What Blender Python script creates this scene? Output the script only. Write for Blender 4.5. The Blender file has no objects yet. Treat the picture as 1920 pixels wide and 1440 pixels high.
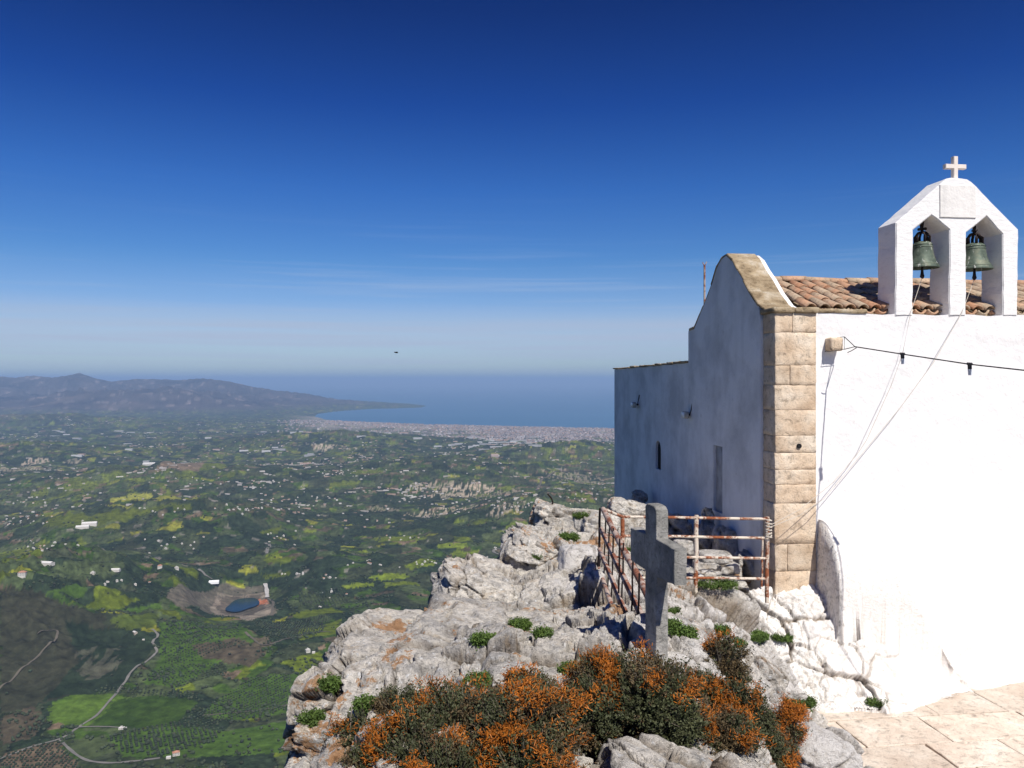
import bpy, bmesh, math, random
import numpy as np
from mathutils import Vector, Matrix, geometry
random.seed(7)
SC = bpy.context.scene
COL = SC.collection

# ------------------------------------------------------------------ camera
F = 1500.0            # focal length of the photograph in pixels (1920 px wide)
HZ = 712.0            # row of the horizon
cam_d = bpy.data.cameras.new('camera')
cam = bpy.data.objects.new('camera', cam_d); COL.objects.link(cam)
cam.location = (0, 0, 0); cam.rotation_euler = (math.radians(90), 0, 0)
cam_d.sensor_width = 36.0; cam_d.lens = 36.0 * F / 1920.0
cam_d.shift_y = -8.0 / 1920.0
cam_d.clip_start = 0.05; cam_d.clip_end = 400000.0
SC.camera = cam

# ------------------------------------------------------------------ light
SUNDIR = Vector((-.44, .95, -1.25)).normalized()      # the way the light travels
ELEV = math.asin(-SUNDIR.z)
sun_d = bpy.data.lights.new('sun', 'SUN'); sun_d.energy = 4.8; sun_d.angle = math.radians(0.53)
sun_d.color = (1.0, .955, .88)
sun = bpy.data.objects.new('sun', sun_d); COL.objects.link(sun)
sun.rotation_euler = SUNDIR.to_track_quat('-Z', 'Y').to_euler()
world = bpy.data.worlds.new('World'); SC.world = world; world.use_nodes = True
wn = world.node_tree; wn.nodes.clear()
def N(nt, typ, **kw):
    n = nt.nodes.new(typ)
    for k, v in kw.items():
        if k.startswith('i_'): n.inputs[k[2:].replace('_', ' ')].default_value = v
        elif k.startswith('n') and k[1:].isdigit(): n.inputs[int(k[1:])].default_value = v
        else: setattr(n, k, v)
    return n
def ramp(nt, fac, stops, interp='LINEAR'):
    r = nt.nodes.new('ShaderNodeValToRGB'); cr = r.color_ramp; cr.interpolation = interp
    while len(cr.elements) < len(stops): cr.elements.new(1)
    for e, (p, c) in zip(cr.elements, stops):
        e.position = p
        e.color = (*c, 1) if isinstance(c, (tuple, list)) else (c, c, c, 1)
    if fac is not None: nt.links.new(fac, r.inputs[0])
    return r
def mixc(nt, fac, a, b, mode='MIX'):
    m = nt.nodes.new('ShaderNodeMix'); m.data_type = 'RGBA'; m.blend_type = mode
    for sock, v in ((m.inputs[0], fac), (m.inputs[6], a), (m.inputs[7], b)):
        if hasattr(v, 'links'): nt.links.new(v, sock)
        elif isinstance(v, (int, float)): sock.default_value = v if sock.type == 'VALUE' else (v, v, v, 1)
        else: sock.default_value = (*v, 1)
    return m.outputs[2]
def math_(nt, op, a, b=None, c=None, clamp=False):
    m = nt.nodes.new('ShaderNodeMath'); m.operation = op; m.use_clamp = clamp
    for i, v in enumerate((a, b, c)):
        if v is None: continue
        if hasattr(v, 'links'): nt.links.new(v, m.inputs[i])
        else: m.inputs[i].default_value = v
    return m.outputs[0]
sky = N(wn, 'ShaderNodeTexSky', sky_type='NISHITA', sun_disc=False)
sky.sun_elevation = ELEV
sky.sun_rotation = math.atan2(-SUNDIR.x, -SUNDIR.y)     # towards the sun, clockwise from +Y
sky.altitude = 750; sky.air_density = 1.0; sky.dust_density = 0.35; sky.ozone_density = 3.0
tcw = N(wn, 'ShaderNodeTexCoord'); sepw = N(wn, 'ShaderNodeSeparateXYZ')
wn.links.new(tcw.outputs['Generated'], sepw.inputs[0])
# the sky deepens fast with height, as clear mountain air does; thin layer of stratus haze low down
el = sepw.outputs['Z']
deep = ramp(wn, el, SKY_DEEP if 'SKY_DEEP' in globals() else
            [(0.0, (.50, .67, .96)), (0.018, (.66, .80, 1.0)), (0.055, (.76, .90, 1.14)), (.088, (.56, .76, 1.10)), (0.14, (.36, .66, 1.04)), (.229, (.19, .50, 1.03)), (0.323, (.07, .29, .83)), (0.42, (.038, .175, .57)), (1.0, (.05, .18, .60))])
skyc = mixc(wn, 1.0, sky.outputs[0], deep.outputs[0], 'MULTIPLY')
mapw = N(wn, 'ShaderNodeMapping'); mapw.inputs['Scale'].default_value = (1.3, 1.3, 60)
wn.links.new(tcw.outputs['Generated'], mapw.inputs[0])
nz1 = N(wn, 'ShaderNodeTexNoise', i_Scale=2.2, i_Detail=6.0, i_Roughness=.55); wn.links.new(mapw.outputs[0], nz1.inputs['Vector'])
# veil of thin cloud in a band a few degrees above the horizon
elj = math_(wn, 'ADD', el, math_(wn, 'MULTIPLY', math_(wn, 'SUBTRACT', nz1.outputs[0], .5), .034))
band = ramp(wn, elj, [(0.0, .0), (0.014, .30), (0.028, .62), (0.050, .86), (0.070, .80), (0.081, .40), (0.10, .12), (0.16, 0.0)], 'EASE')
streak = ramp(wn, nz1.outputs[0], [(0.36, .55), (0.60, 1.0)])
bfac = math_(wn, 'MULTIPLY', band.outputs[0], streak.outputs[0])
nz2 = N(wn, 'ShaderNodeTexNoise', i_Scale=1.1, i_Detail=7.0, i_Roughness=.6); mapx = N(wn, 'ShaderNodeMapping'); mapx.inputs['Scale'].default_value = (2.2, 2.2, 95); mapx.inputs['Rotation'].default_value = (0, math.radians(-1.2), 0)
wn.links.new(tcw.outputs['Generated'], mapx.inputs[0]); wn.links.new(mapx.outputs[0], nz2.inputs['Vector'])
wisp = math_(wn, 'MULTIPLY', ramp(wn, nz2.outputs[0], [(0.55, 0), (0.72, .5)]).outputs[0], ramp(wn, el, [(0.05, 0), (0.085, 1), (0.105, .8), (0.17, .12), (.25, 0)]).outputs[0])
skyc = mixc(wn, wisp, skyc, (4.2, 5.6, 8.2))
skyc = mixc(wn, bfac, skyc, (5.0, 5.9, 7.8))
bg = N(wn, 'ShaderNodeBackground', i_Strength=0.074)
wn.links.new(skyc, bg.inputs[0])
wo = N(wn, 'ShaderNodeOutputWorld'); wn.links.new(bg.outputs[0], wo.inputs[0])

SC.view_settings.view_transform = 'Standard'; SC.view_settings.look = 'None'
SC.view_settings.exposure = 0.25; SC.view_settings.gamma = 1.0; SC.view_settings.use_curve_mapping = False
SC.render.engine = 'CYCLES'
SC.cycles.use_denoising = True
SC.cycles.max_bounces = 5; SC.cycles.diffuse_bounces = 3; SC.cycles.volume_bounces = 0
SC.cycles.transparent_max_bounces = 8

# ------------------------------------------------------------------ helpers
def pt(px, py, d):
    return Vector(((px - 960) / F * d, d, (HZ - py) / F * d))
def props(o, label=None, cat=None, group=None, kind=None):
    if label: o['label'] = label
    if cat: o['category'] = cat
    if group: o['group'] = group
    if kind: o['kind'] = kind
    return o
def empty(name, loc, rotz=0):
    o = bpy.data.objects.new(name, None); COL.objects.link(o); o.location = loc; o.rotation_euler = (0, 0, rotz)
    o.empty_display_size = .2
    return o
def mesh_np(name, V, Fc, mat=None, parent=None, smooth=True, attrs=None, loc=None, mids=None, sharp=None):
    """V (n,3), Fc: (m,k) array, or a list of such arrays"""
    me = bpy.data.meshes.new(name)
    V = np.asarray(V, dtype=np.float32)
    if not isinstance(Fc, list): Fc = [Fc]
    Fc = [np.asarray(f, dtype=np.int32) for f in Fc if len(f)]
    tot = np.concatenate([np.full(len(f), f.shape[1], dtype=np.int32) for f in Fc])
    idx = np.concatenate([f.ravel() for f in Fc])
    st = np.concatenate([[0], np.cumsum(tot)[:-1]]).astype(np.int32)
    me.vertices.add(len(V)); me.vertices.foreach_set('co', V.ravel())
    me.loops.add(len(idx)); me.loops.foreach_set('vertex_index', idx)
    me.polygons.add(len(tot)); me.polygons.foreach_set('loop_start', st); me.polygons.foreach_set('loop_total', tot)
    me.polygons.foreach_set('use_smooth', np.full(len(tot), smooth, dtype=bool))
    if mids is not None: me.polygons.foreach_set('material_index', np.asarray(mids, dtype=np.int32))
    me.update(calc_edges=True)
    if attrs:
        for k, (kind, arr) in attrs.items():
            if kind == 'c':
                a = me.color_attributes.new(k, 'FLOAT_COLOR', 'POINT')
                arr4 = np.ones((len(V), 4), dtype=np.float32); arr4[:, :3] = arr
                a.data.foreach_set('color', arr4.ravel())
            else:
                a = me.attributes.new(k, 'FLOAT', 'POINT'); a.data.foreach_set('value', np.asarray(arr, dtype=np.float32))
    if mat is not None:
        for m in (mat if isinstance(mat, (list, tuple)) else [mat]): me.materials.append(m)
    o = bpy.data.objects.new(name, me); COL.objects.link(o)
    if parent is not None: o.parent = parent
    if loc is not None: o.location = loc
    return o
def from_bm(name, bm, mat=None, parent=None, smooth=False, loc=None):
    me = bpy.data.meshes.new(name)
    bmesh.ops.recalc_face_normals(bm, faces=bm.faces)
    for f in bm.faces: f.smooth = smooth
    bm.to_mesh(me); bm.free()
    if mat is not None:
        for m in (mat if isinstance(mat, (list, tuple)) else [mat]): me.materials.append(m)
    o = bpy.data.objects.new(name, me); COL.objects.link(o)
    if parent is not None: o.parent = parent
    if loc is not None: o.location = loc
    return o
def smooth_by_angle(o, deg=35):
    bm = bmesh.new(); bm.from_mesh(o.data)
    for f in bm.faces: f.smooth = True
    for e in bm.edges:
        if len(e.link_faces) == 2 and e.calc_face_angle(0) > math.radians(deg): e.smooth = False
    bm.to_mesh(o.data); bm.free()

# ---- vectorised noise
def _h(ix, iy, iz, seed=0):
    h = ix.astype(np.uint32) * np.uint32(374761393) + iy.astype(np.uint32) * np.uint32(668265263) + iz.astype(np.uint32) * np.uint32(1274126177) + np.uint32((seed * 974634777) & 0xffffffff)
    h = (h ^ (h >> 13)) * np.uint32(1274126177)
    h = (h ^ (h >> 16)) * np.uint32(2246822519)
    return h ^ (h >> 15)
def _r(h, k): return ((h * np.uint32(((2 * k + 1) * 2654435) | 1) + np.uint32(k * 79190011)) >> 9).astype(np.float32) / float(1 << 23)
_GR = np.array([[1,1,0],[-1,1,0],[1,-1,0],[-1,-1,0],[1,0,1],[-1,0,1],[1,0,-1],[-1,0,-1],[0,1,1],[0,-1,1],[0,1,-1],[0,-1,-1],[1,1,0],[-1,1,0],[0,-1,1],[0,-1,-1]], dtype=np.float32)
def pnoise(P, scale=1.0, seed=0):
    P = np.asarray(P, dtype=np.float64) * scale
    I = np.floor(P).astype(np.int32); f = (P - I).astype(np.float32)
    w = f * f * f * (f * (f * 6 - 15) + 10)
    out = np.zeros(len(P), dtype=np.float32)
    for dx in (0, 1):
        for dy in (0, 1):
            for dz in (0, 1):
                g = _GR[_h(I[:, 0] + dx, I[:, 1] + dy, I[:, 2] + dz, seed) & 15]
                d = g[:, 0] * (f[:, 0] - dx) + g[:, 1] * (f[:, 1] - dy) + g[:, 2] * (f[:, 2] - dz)
                out += d * (w[:, 0] if dx else 1 - w[:, 0]) * (w[:, 1] if dy else 1 - w[:, 1]) * (w[:, 2] if dz else 1 - w[:, 2])
    return out
def fbm(P, scale=1.0, octv=4, seed=0, rough=.5, ridged=False):
    s, a, t, n = scale, 1.0, 0.0, 0.0
    for i in range(octv):
        v = pnoise(P, s, seed + i * 17)
        if ridged: v = 1 - 2 * np.abs(v) * 1.3
        t = t + v * a; n += a; a *= rough; s *= 2.03
    return t / n
def facets(P, scale=1.0, seed=0, tilt=1.0):
    """angular rock: each cell a tilted plane; returns height, distance to crack"""
    P = np.asarray(P, dtype=np.float64) * scale
    I = np.floor(P).astype(np.int32)
    b1 = np.full(len(P), 9.0); b2 = np.full(len(P), 9.0); hh = np.zeros(len(P))
    for dx in (-1, 0, 1):
        for dy in (-1, 0, 1):
            for dz in (-1, 0, 1):
                h = _h(I[:, 0] + dx, I[:, 1] + dy, I[:, 2] + dz, seed)
                cx = I[:, 0] + dx + _r(h, 1); cy = I[:, 1] + dy + _r(h, 2); cz = I[:, 2] + dz + _r(h, 3)
                ex, ey, ez = P[:, 0] - cx, P[:, 1] - cy, P[:, 2] - cz
                d = np.sqrt(ex * ex + ey * ey + ez * ez)
                v = (_r(h, 4) - .5) * 1.2 + tilt * (ex * (_r(h, 5) - .5) + ey * (_r(h, 6) - .5) + ez * (_r(h, 7) - .5)) * 2
                nb = d < b1
                b2 = np.where(nb, b1, np.minimum(b2, d)); hh = np.where(nb, v, hh); b1 = np.where(nb, d, b1)
    return hh, b2 - b1
def sst(a, b, x):
    t = np.clip((x - a) / (b - a), 0, 1); return t * t * (3 - 2 * t)
def seg_dist(X, Y, poly, closed=False):
    d = np.full(X.shape, 1e9); n = len(poly)
    for i in range(n if closed else n - 1):
        ax, ay = poly[i]; bx, by = poly[(i + 1) % n]
        vx, vy = bx - ax, by - ay; L = vx * vx + vy * vy + 1e-12
        t = np.clip(((X - ax) * vx + (Y - ay) * vy) / L, 0, 1)
        d = np.minimum(d, np.hypot(X - ax - t * vx, Y - ay - t * vy))
    return d
def in_poly(X, Y, poly):
    c = np.zeros(X.shape, dtype=bool); n = len(poly)
    for i in range(n):
        ax, ay = poly[i]; bx, by = poly[(i + 1) % n]
        if ay == by: continue
        c ^= ((ay > Y) != (by > Y)) & (X < (bx - ax) * (Y - ay) / (by - ay) + ax)
    return c
# ---- materials
def new_mat(name):
    m = bpy.data.materials.new(name); m.use_nodes = True; nt = m.node_tree; nt.nodes.clear()
    b = N(nt, 'ShaderNodeBsdfPrincipled'); o = N(nt, 'ShaderNodeOutputMaterial'); nt.links.new(b.outputs[0], o.inputs[0])
    b.inputs['Specular IOR Level'].default_value = .25
    return m, nt, b
def coords(nt, scale=None, obj=True):
    tc = N(nt, 'ShaderNodeTexCoord'); out = tc.outputs['Object']
    if obj:
        oi = N(nt, 'ShaderNodeObjectInfo'); v = N(nt, 'ShaderNodeVectorMath', operation='SCALE'); v.inputs[0].default_value = (13.1, 7.3, 3.7)
        nt.links.new(oi.outputs['Random'], v.inputs['Scale'])
        a = N(nt, 'ShaderNodeVectorMath', operation='ADD'); nt.links.new(out, a.inputs[0]); nt.links.new(v.outputs[0], a.inputs[1]); out = a.outputs[0]
    if scale:
        m = N(nt, 'ShaderNodeMapping'); m.inputs['Scale'].default_value = scale; nt.links.new(out, m.inputs[0]); out = m.outputs[0]
    return out
def noise(nt, vec, scale, detail=5, rough=.55, dist=0):
    n = N(nt, 'ShaderNodeTexNoise', i_Scale=scale, i_Detail=detail, i_Roughness=rough, i_Distortion=dist); nt.links.new(vec, n.inputs['Vector']); return n.outputs[0]
def bump(nt, bsdf, pairs):
    prev = None
    for h, s, d in pairs:
        b = N(nt, 'ShaderNodeBump'); b.inputs['Strength'].default_value = s; b.inputs['Distance'].default_value = d
        nt.links.new(h, b.inputs['Height'])
        if prev is not None: nt.links.new(prev, b.inputs['Normal'])
        prev = b.outputs[0]
    nt.links.new(prev, bsdf.inputs['Normal'])
def simple_mat(name, col, rough=.7, metal=0, var=.15, nscale=20, bmp=None):
    m, nt, b = new_mat(name); v = coords(nt); n = noise(nt, v, nscale)
    lo = tuple(c * (1 - var) for c in col); hi = tuple(c * (1 + var) for c in col)
    r = ramp(nt, n, [(.3, lo), (.7, hi)]); nt.links.new(r.outputs[0], b.inputs['Base Color'])
    b.inputs['Roughness'].default_value = rough; b.inputs['Metallic'].default_value = metal
    if bmp: bump(nt, b, [(n, bmp[0], bmp[1])])
    return m
# ================================================================== the valley, the sea and the far mountains
SEA = -700.0; CELL = 82.0
def g2(px, py, z=SEA):               # where the sight line of a photo pixel meets the level z
    d = z * F / (HZ - py); return ((px - 960) / F * d, d)
LAND = [g2(*p) for p in [(2600, 806), (1700, 805), (1150, 804), (1000, 801), (870, 798), (760, 795), (660, 791), (612, 787), (590, 781), (596, 776),
        (625, 772), (660, 769), (700, 766.5), (745, 765.5), (790, 764), (800, 761), (770, 757), (700, 753), (600, 748), (300, 742), (-900, 742)]] + [(-40000, 20000), (-40000, -9000), (30000, -9000)]
PX_R = np.array([-900, -300, 0, 30, 60, 100, 130, 150, 168, 190, 210, 240, 270, 330, 380, 430, 480, 520, 570, 640, 700, 745, 775, 800, 2600.])
PY_R = np.array([716, 700, 707, 709, 705, 708, 704, 700, 707, 713, 716, 713, 711, 713, 710, 716, 727, 733, 737, 746, 754, 755, 758, 770, 790.])
BUMPS = [  # px, py of the middle (on the plain), radius across, radius along the view, height, sharpness
    (40, 1215, 430, 520, 150), (250, 1010, 520, 480, 95), (420, 1015, 330, 330, 60), (330, 925, 1400, 620, 110), (60, 870, 900, 700, 110), (850, 905, 900, 700, 90),
    (620, 845, 1400, 900, 120), (1080, 870, 900, 900, 120), (950, 1010, 500, 350, 60), (620, 1080, 420, 300, 40), (520, 1245, 240, 180, 30), (1100, 985, 500, 600, 90),
    (320, 772, 3200, 1500, 330), (90, 800, 1900, 900, 120), (700, 870, 500, 400, 60), (160, 1140, 300, 200, 40)]
BUMPS = [(*g2(a, b), c, d, e) for a, b, c, d, e in BUMPS]
LAKE = g2(455, 1132, -690)
def valley(X, Y):
    P = np.stack([X, Y, np.zeros_like(X)], 1)
    r = np.hypot(X, Y)
    z = 18 + 26 * fbm(P, 1 / 900., 3, 5) + 42 * np.clip(fbm(P, 1 / 700., 5, 9, .5, True), -.2, 1) * sst(1700, 3200, r)
    z += 26 * fbm(P, 1 / 260., 4, 12) * sst(1500, 2600, r) * (1 - sst(9000, 13000, r))
    for bx, by, rx, ry, h in BUMPS:
        q = ((X - bx) / rx) ** 2 + ((Y - by) / ry) ** 2
        z += h * np.exp(-q * 1.2) * (1 + .35 * fbm(P, 1 / (rx * .35), 4, 31, .55, True))
    # far range
    az = X / np.maximum(Y, 1.0) * F + 960
    rc = 21500 + 1200 * fbm(P, 1 / 5200., 2, 3)
    peak = (HZ - np.interp(az, PX_R, PY_R)) / F * Y.clip(1) - SEA
    prof = np.where(Y < rc, np.clip(1 - (rc - Y) / 6200., 0, 1) ** 1.25, np.clip(1 - (Y - rc) / 6000., 0, 1))
    rg = fbm(P, 1 / 2300., 6, 21, .6, True)
    rg2 = fbm(P, 1 / 900., 5, 27, .55, True)
    mt = peak * prof * (1 - (1 - prof) * .75 * (1 - rg) * 1.3) + 190 * (rg2 - .30) * sst(.05, .4, prof) * sst(1.0, .82, prof)
    mt = np.where(peak > 0, np.clip(mt, 0, None), 0) * (Y > 5000)
    z = z * (1 - sst(.1, .6, prof) * .6 * (Y > 5000)) + mt
    # coast
    cd = seg_dist(X, Y, LAND, True); inside = in_poly(X, Y, LAND)
    k = sst(0, 900, cd)
    z = np.where(inside, 1.2 + (z - 1.2) * k * (.35 + .65 * sst(0, 4000, cd)) , -1.5)
    # basin of the pond
    q = np.hypot((X - LAKE[0]) / 75, (Y - LAKE[1]) / 125)
    z = z * sst(.9, 2.4, q) + (10 - 7 * (1 - sst(.62, .95, q))) * (1 - sst(.9, 2.4, q))
    # the mountain we stand on: always steeper than the lowest sight line
    zm = 686 - r * .66 - 2.0 * (r > 30) + 14 * fbm(P, 1 / 60., 3, 2) * sst(30, 200, r)
    return SEA + np.maximum(z, zm)
# the grid of the terrain: fine where the valley is looked at, coarse elsewhere; heights are computed once
G_AZ = np.concatenate([np.radians(np.arange(-180, -40, 4)), np.radians(np.arange(-40, -35, .5)), np.radians(np.arange(-35, 11, .0715)), np.radians(np.arange(11, 40, .5)), np.radians(np.arange(40, 181, 4))])
_yy = np.concatenate([np.arange(0, 560, 1.4), np.arange(560, 640, .8), np.arange(640, 672, .5)])
_ds = 700 * F / (720 - _yy)
G_R = np.concatenate([np.geomspace(24, 1150, 26)[:-1], _ds[(_ds > 1150) & (_ds < 21800)], np.arange(21900, 30000, 130), [31000, 33000, 38000]])
_A, _R = np.meshgrid(G_AZ, G_R); G_X = (_R * np.sin(_A)).ravel(); G_Y = (_R * np.cos(_A)).ravel()
G_Z = valley(G_X, G_Y); G_Z2 = G_Z.reshape(len(G_R), len(G_AZ))
def hz(x, y):
    """height of the terrain sheet at x, y"""
    x = np.atleast_1d(np.asarray(x, float)); y = np.atleast_1d(np.asarray(y, float))
    a = np.arctan2(x, y); r = np.hypot(x, y)
    ia = np.clip(np.searchsorted(G_AZ, a) - 1, 0, len(G_AZ) - 2); ir = np.clip(np.searchsorted(G_R, r) - 1, 0, len(G_R) - 2)
    fa = np.clip((a - G_AZ[ia]) / (G_AZ[ia + 1] - G_AZ[ia]), 0, 1); fr = np.clip((r - G_R[ir]) / (G_R[ir + 1] - G_R[ir]), 0, 1)
    return (G_Z2[ir, ia] * (1 - fa) + G_Z2[ir, ia + 1] * fa) * (1 - fr) + (G_Z2[ir + 1, ia] * (1 - fa) + G_Z2[ir + 1, ia + 1] * fa) * fr
_RD = np.geomspace(900, 26000, 2400)
def ray_ground(px, py):
    dx, dz = (px - 960) / F, (HZ - py) / F
    zt = hz(dx * _RD, _RD); k = max(int(np.argmax(zt >= dz * _RD)), 1)
    e0, e1 = dz * _RD[k - 1] - zt[k - 1], dz * _RD[k] - zt[k]; t = e0 / (e0 - e1 + 1e-9)
    d = _RD[k - 1] + (_RD[k] - _RD[k - 1]) * min(max(t, 0), 1)
    return dx * d, d
def rg_poly(pts): return [ray_ground(*p) for p in pts]

# ---- land cover, computed once per vertex of the terrain
C_SCRUB = np.array((.022, .034, .017)); C_SCRUB2 = np.array((.038, .047, .024)); C_OLIVE = np.array((.048, .064, .026)); C_GREEN = np.array((.055, .100, .016))
C_LIME = np.array((.135, .175, .018)); C_YEL = np.array((.22, .23, .025)); C_SOIL = np.array((.155, .115, .075)); C_CLAY = np.array((.33, .28, .22)); C_BARE = np.array((.085, .070, .045))
C_TOWN = np.array((.30, .27, .25))
def vcells(X, Y, scale, seed):
    P = np.stack([X / scale, Y / scale], 1); I = np.floor(P).astype(np.int32)
    b1 = np.full(len(P), 9.0); b2 = np.full(len(P), 9.0); hid = np.zeros(len(P), dtype=np.uint32)
    for dx in (-1, 0, 1):
        for dy in (-1, 0, 1):
            h = _h(I[:, 0] + dx, I[:, 1] + dy, I[:, 1] * 0, seed)
            ex = P[:, 0] - (I[:, 0] + dx + _r(h, 1)); ey = P[:, 1] - (I[:, 1] + dy + _r(h, 2))
            d = np.abs(ex) * .8 + np.abs(ey) * .9 + .25 * np.hypot(ex, ey)
            nb = d < b1
            b2 = np.where(nb, b1, np.minimum(b2, d)); hid = np.where(nb, h, hid); b1 = np.where(nb, d, b1)
    return hid, b2 - b1
PATCH = [  # drawn field outlines: photo corners, colour
    ([(95, 1318), (150, 1300), (215, 1300), (245, 1310), (165, 1362), (90, 1352)], C_GREEN * .95 + C_LIME * .12),
    ([(222, 1310), (300, 1303), (372, 1315), (325, 1362), (250, 1366), (170, 1364)], C_GREEN * .62),
    ([(125, 1132), (190, 1122), (262, 1122), (230, 1140), (190, 1143)], C_LIME * .62),
    ([(215, 1144), (300, 1130), (305, 1142), (260, 1150)], C_GREEN * .9),
    ([(205, 1160), (300, 1150), (290, 1175), (240, 1182)], C_LIME * .4 + C_SCRUB * .5),
    ([(110, 1104), (165, 1098), (160, 1120), (60, 1116)], C_GREEN * .8),
    ([(0, 1440), (10, 1412), (70, 1396), (110, 1390), (150, 1440)], C_SOIL * .8),
    ([(120, 1388), (200, 1378), (240, 1400), (170, 1425), (130, 1410)], C_OLIVE * 1.1),
    ([(200, 1380), (330, 1360), (420, 1372), (540, 1350), (540, 1410), (360, 1420), (230, 1420)], C_GREEN * .95),
    ([(300, 1236), (300, 1165), (450, 1168), (480, 1200), (420, 1235), (330, 1290), (270, 1280)], C_GREEN * .85), ([(380, 1345), (400, 1318), (470, 1270), (560, 1262), (560, 1335), (430, 1350)], C_GREEN * .9),
    ([(0, 1350), (60, 1320), (80, 1350), (60, 1385), (0, 1395)], C_BARE * .8),
    ([(0, 1100), (120, 1130), (200, 1160), (150, 1300), (40, 1330), (0, 1340)], C_BARE * .28 + C_SCRUB * .45),
    ([(120, 1160), (230, 1180), (290, 1210), (230, 1290), (90, 1310), (60, 1330), (150, 1240)], C_SCRUB * .8),
    ([(330, 1098), (420, 1092), (494, 1096), (500, 1130), (520, 1150), (470, 1160), (400, 1152), (340, 1140), (310, 1120)], C_CLAY * .30 + C_SCRUB * .3),
    ([(392, 1142), (408, 1110), (500, 1108), (512, 1146), (465, 1164)], C_CLAY * .55), ([(404, 1140), (420, 1116), (490, 1114), (500, 1140), (465, 1156)], C_CLAY * .30),
    ([(484, 1124), (502, 1124), (500, 1134), (484, 1134)], np.array((.36, .13, .07))),
    ([(360, 1210), (440, 1195), (500, 1225), (470, 1250), (380, 1235)], C_BARE * .8),
    ([(560, 1180), (640, 1160), (640, 1190), (560, 1200)], C_LIME * .7), ([(640, 1097), (700, 1092), (700, 1100), (650, 1104)], C_LIME * .95),
    ([(690, 1080), (760, 1075), (770, 1084), (700, 1088)], C_LIME), ([(720, 1092), (770, 1090), (790, 1100), (720, 1102)], C_LIME * .8),
    ([(760, 1060), (820, 1050), (815, 1060), (770, 1068)], C_LIME * .8), ([(540, 1150), (620, 1140), (650, 1148), (560, 1160)], C_LIME * .6),
    ([(820, 1020), (870, 1018), (880, 1026), (820, 1028)], C_LIME), ([(700, 1010), (780, 1004), (800, 1010), (710, 1016)], C_LIME * .7),
    ([(850, 1036), (900, 1030), (890, 1044), (845, 1046)], C_LIME * .8), ([(955, 983), (990, 980), (990, 986), (950, 988)], C_LIME * .8),
    ([(945, 960), (980, 958), (970, 966), (940, 968)], C_YEL * .6), ([(205, 935), (245, 925), (285, 926), (280, 936), (230, 942)], C_YEL),
    ([(285, 935), (370, 928), (372, 936), (300, 940)], C_YEL * .8), ([(200, 945), (250, 946), (240, 952), (205, 950)], C_YEL * .8),
    ([(85, 975), (190, 962), (300, 950), (360, 948), (360, 956), (250, 972), (140, 990), (80, 988)], C_LIME * .5),
    ([(300, 870), (360, 866), (420, 870), (370, 884), (290, 884)], C_SOIL * .9), ([(380, 872), (430, 868), (420, 880), (380, 882)], C_LIME * .6),
    ([(490, 1048), (560, 1048), (530, 1058), (500, 1056)], C_LIME * .6), ([(480, 1000), (530, 985), (520, 1000)], C_LIME * .5),
    ([(620, 905), (680, 900), (660, 912), (615, 914)], C_LIME * .6), ([(490, 1075), (540, 1070), (545, 1078), (490, 1080)], C_LIME * .5),
]
CLIFF = [((40, 848), (102, 872), 1.), ((120, 855), (150, 868), .5), ((775, 900), (797, 918), 1.), ((800, 903), (840, 915), .7), ((818, 905), (870, 935), .9), ((850, 895), (915, 925), 1.), ((880, 915), (960, 935), .6),
         ((780, 945), (900, 972), .9), ((930, 935), (975, 965), .7), ((590, 830), (635, 842), 1.), ((645, 838), (660, 845), .8), ((1040, 880), (1110, 900), .5), ((165, 1212), (215, 1250), .14), ((390, 800), (420, 808), .3), ((690, 945), (745, 960), .45), ((0, 860), (25, 890), .7)]
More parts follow.
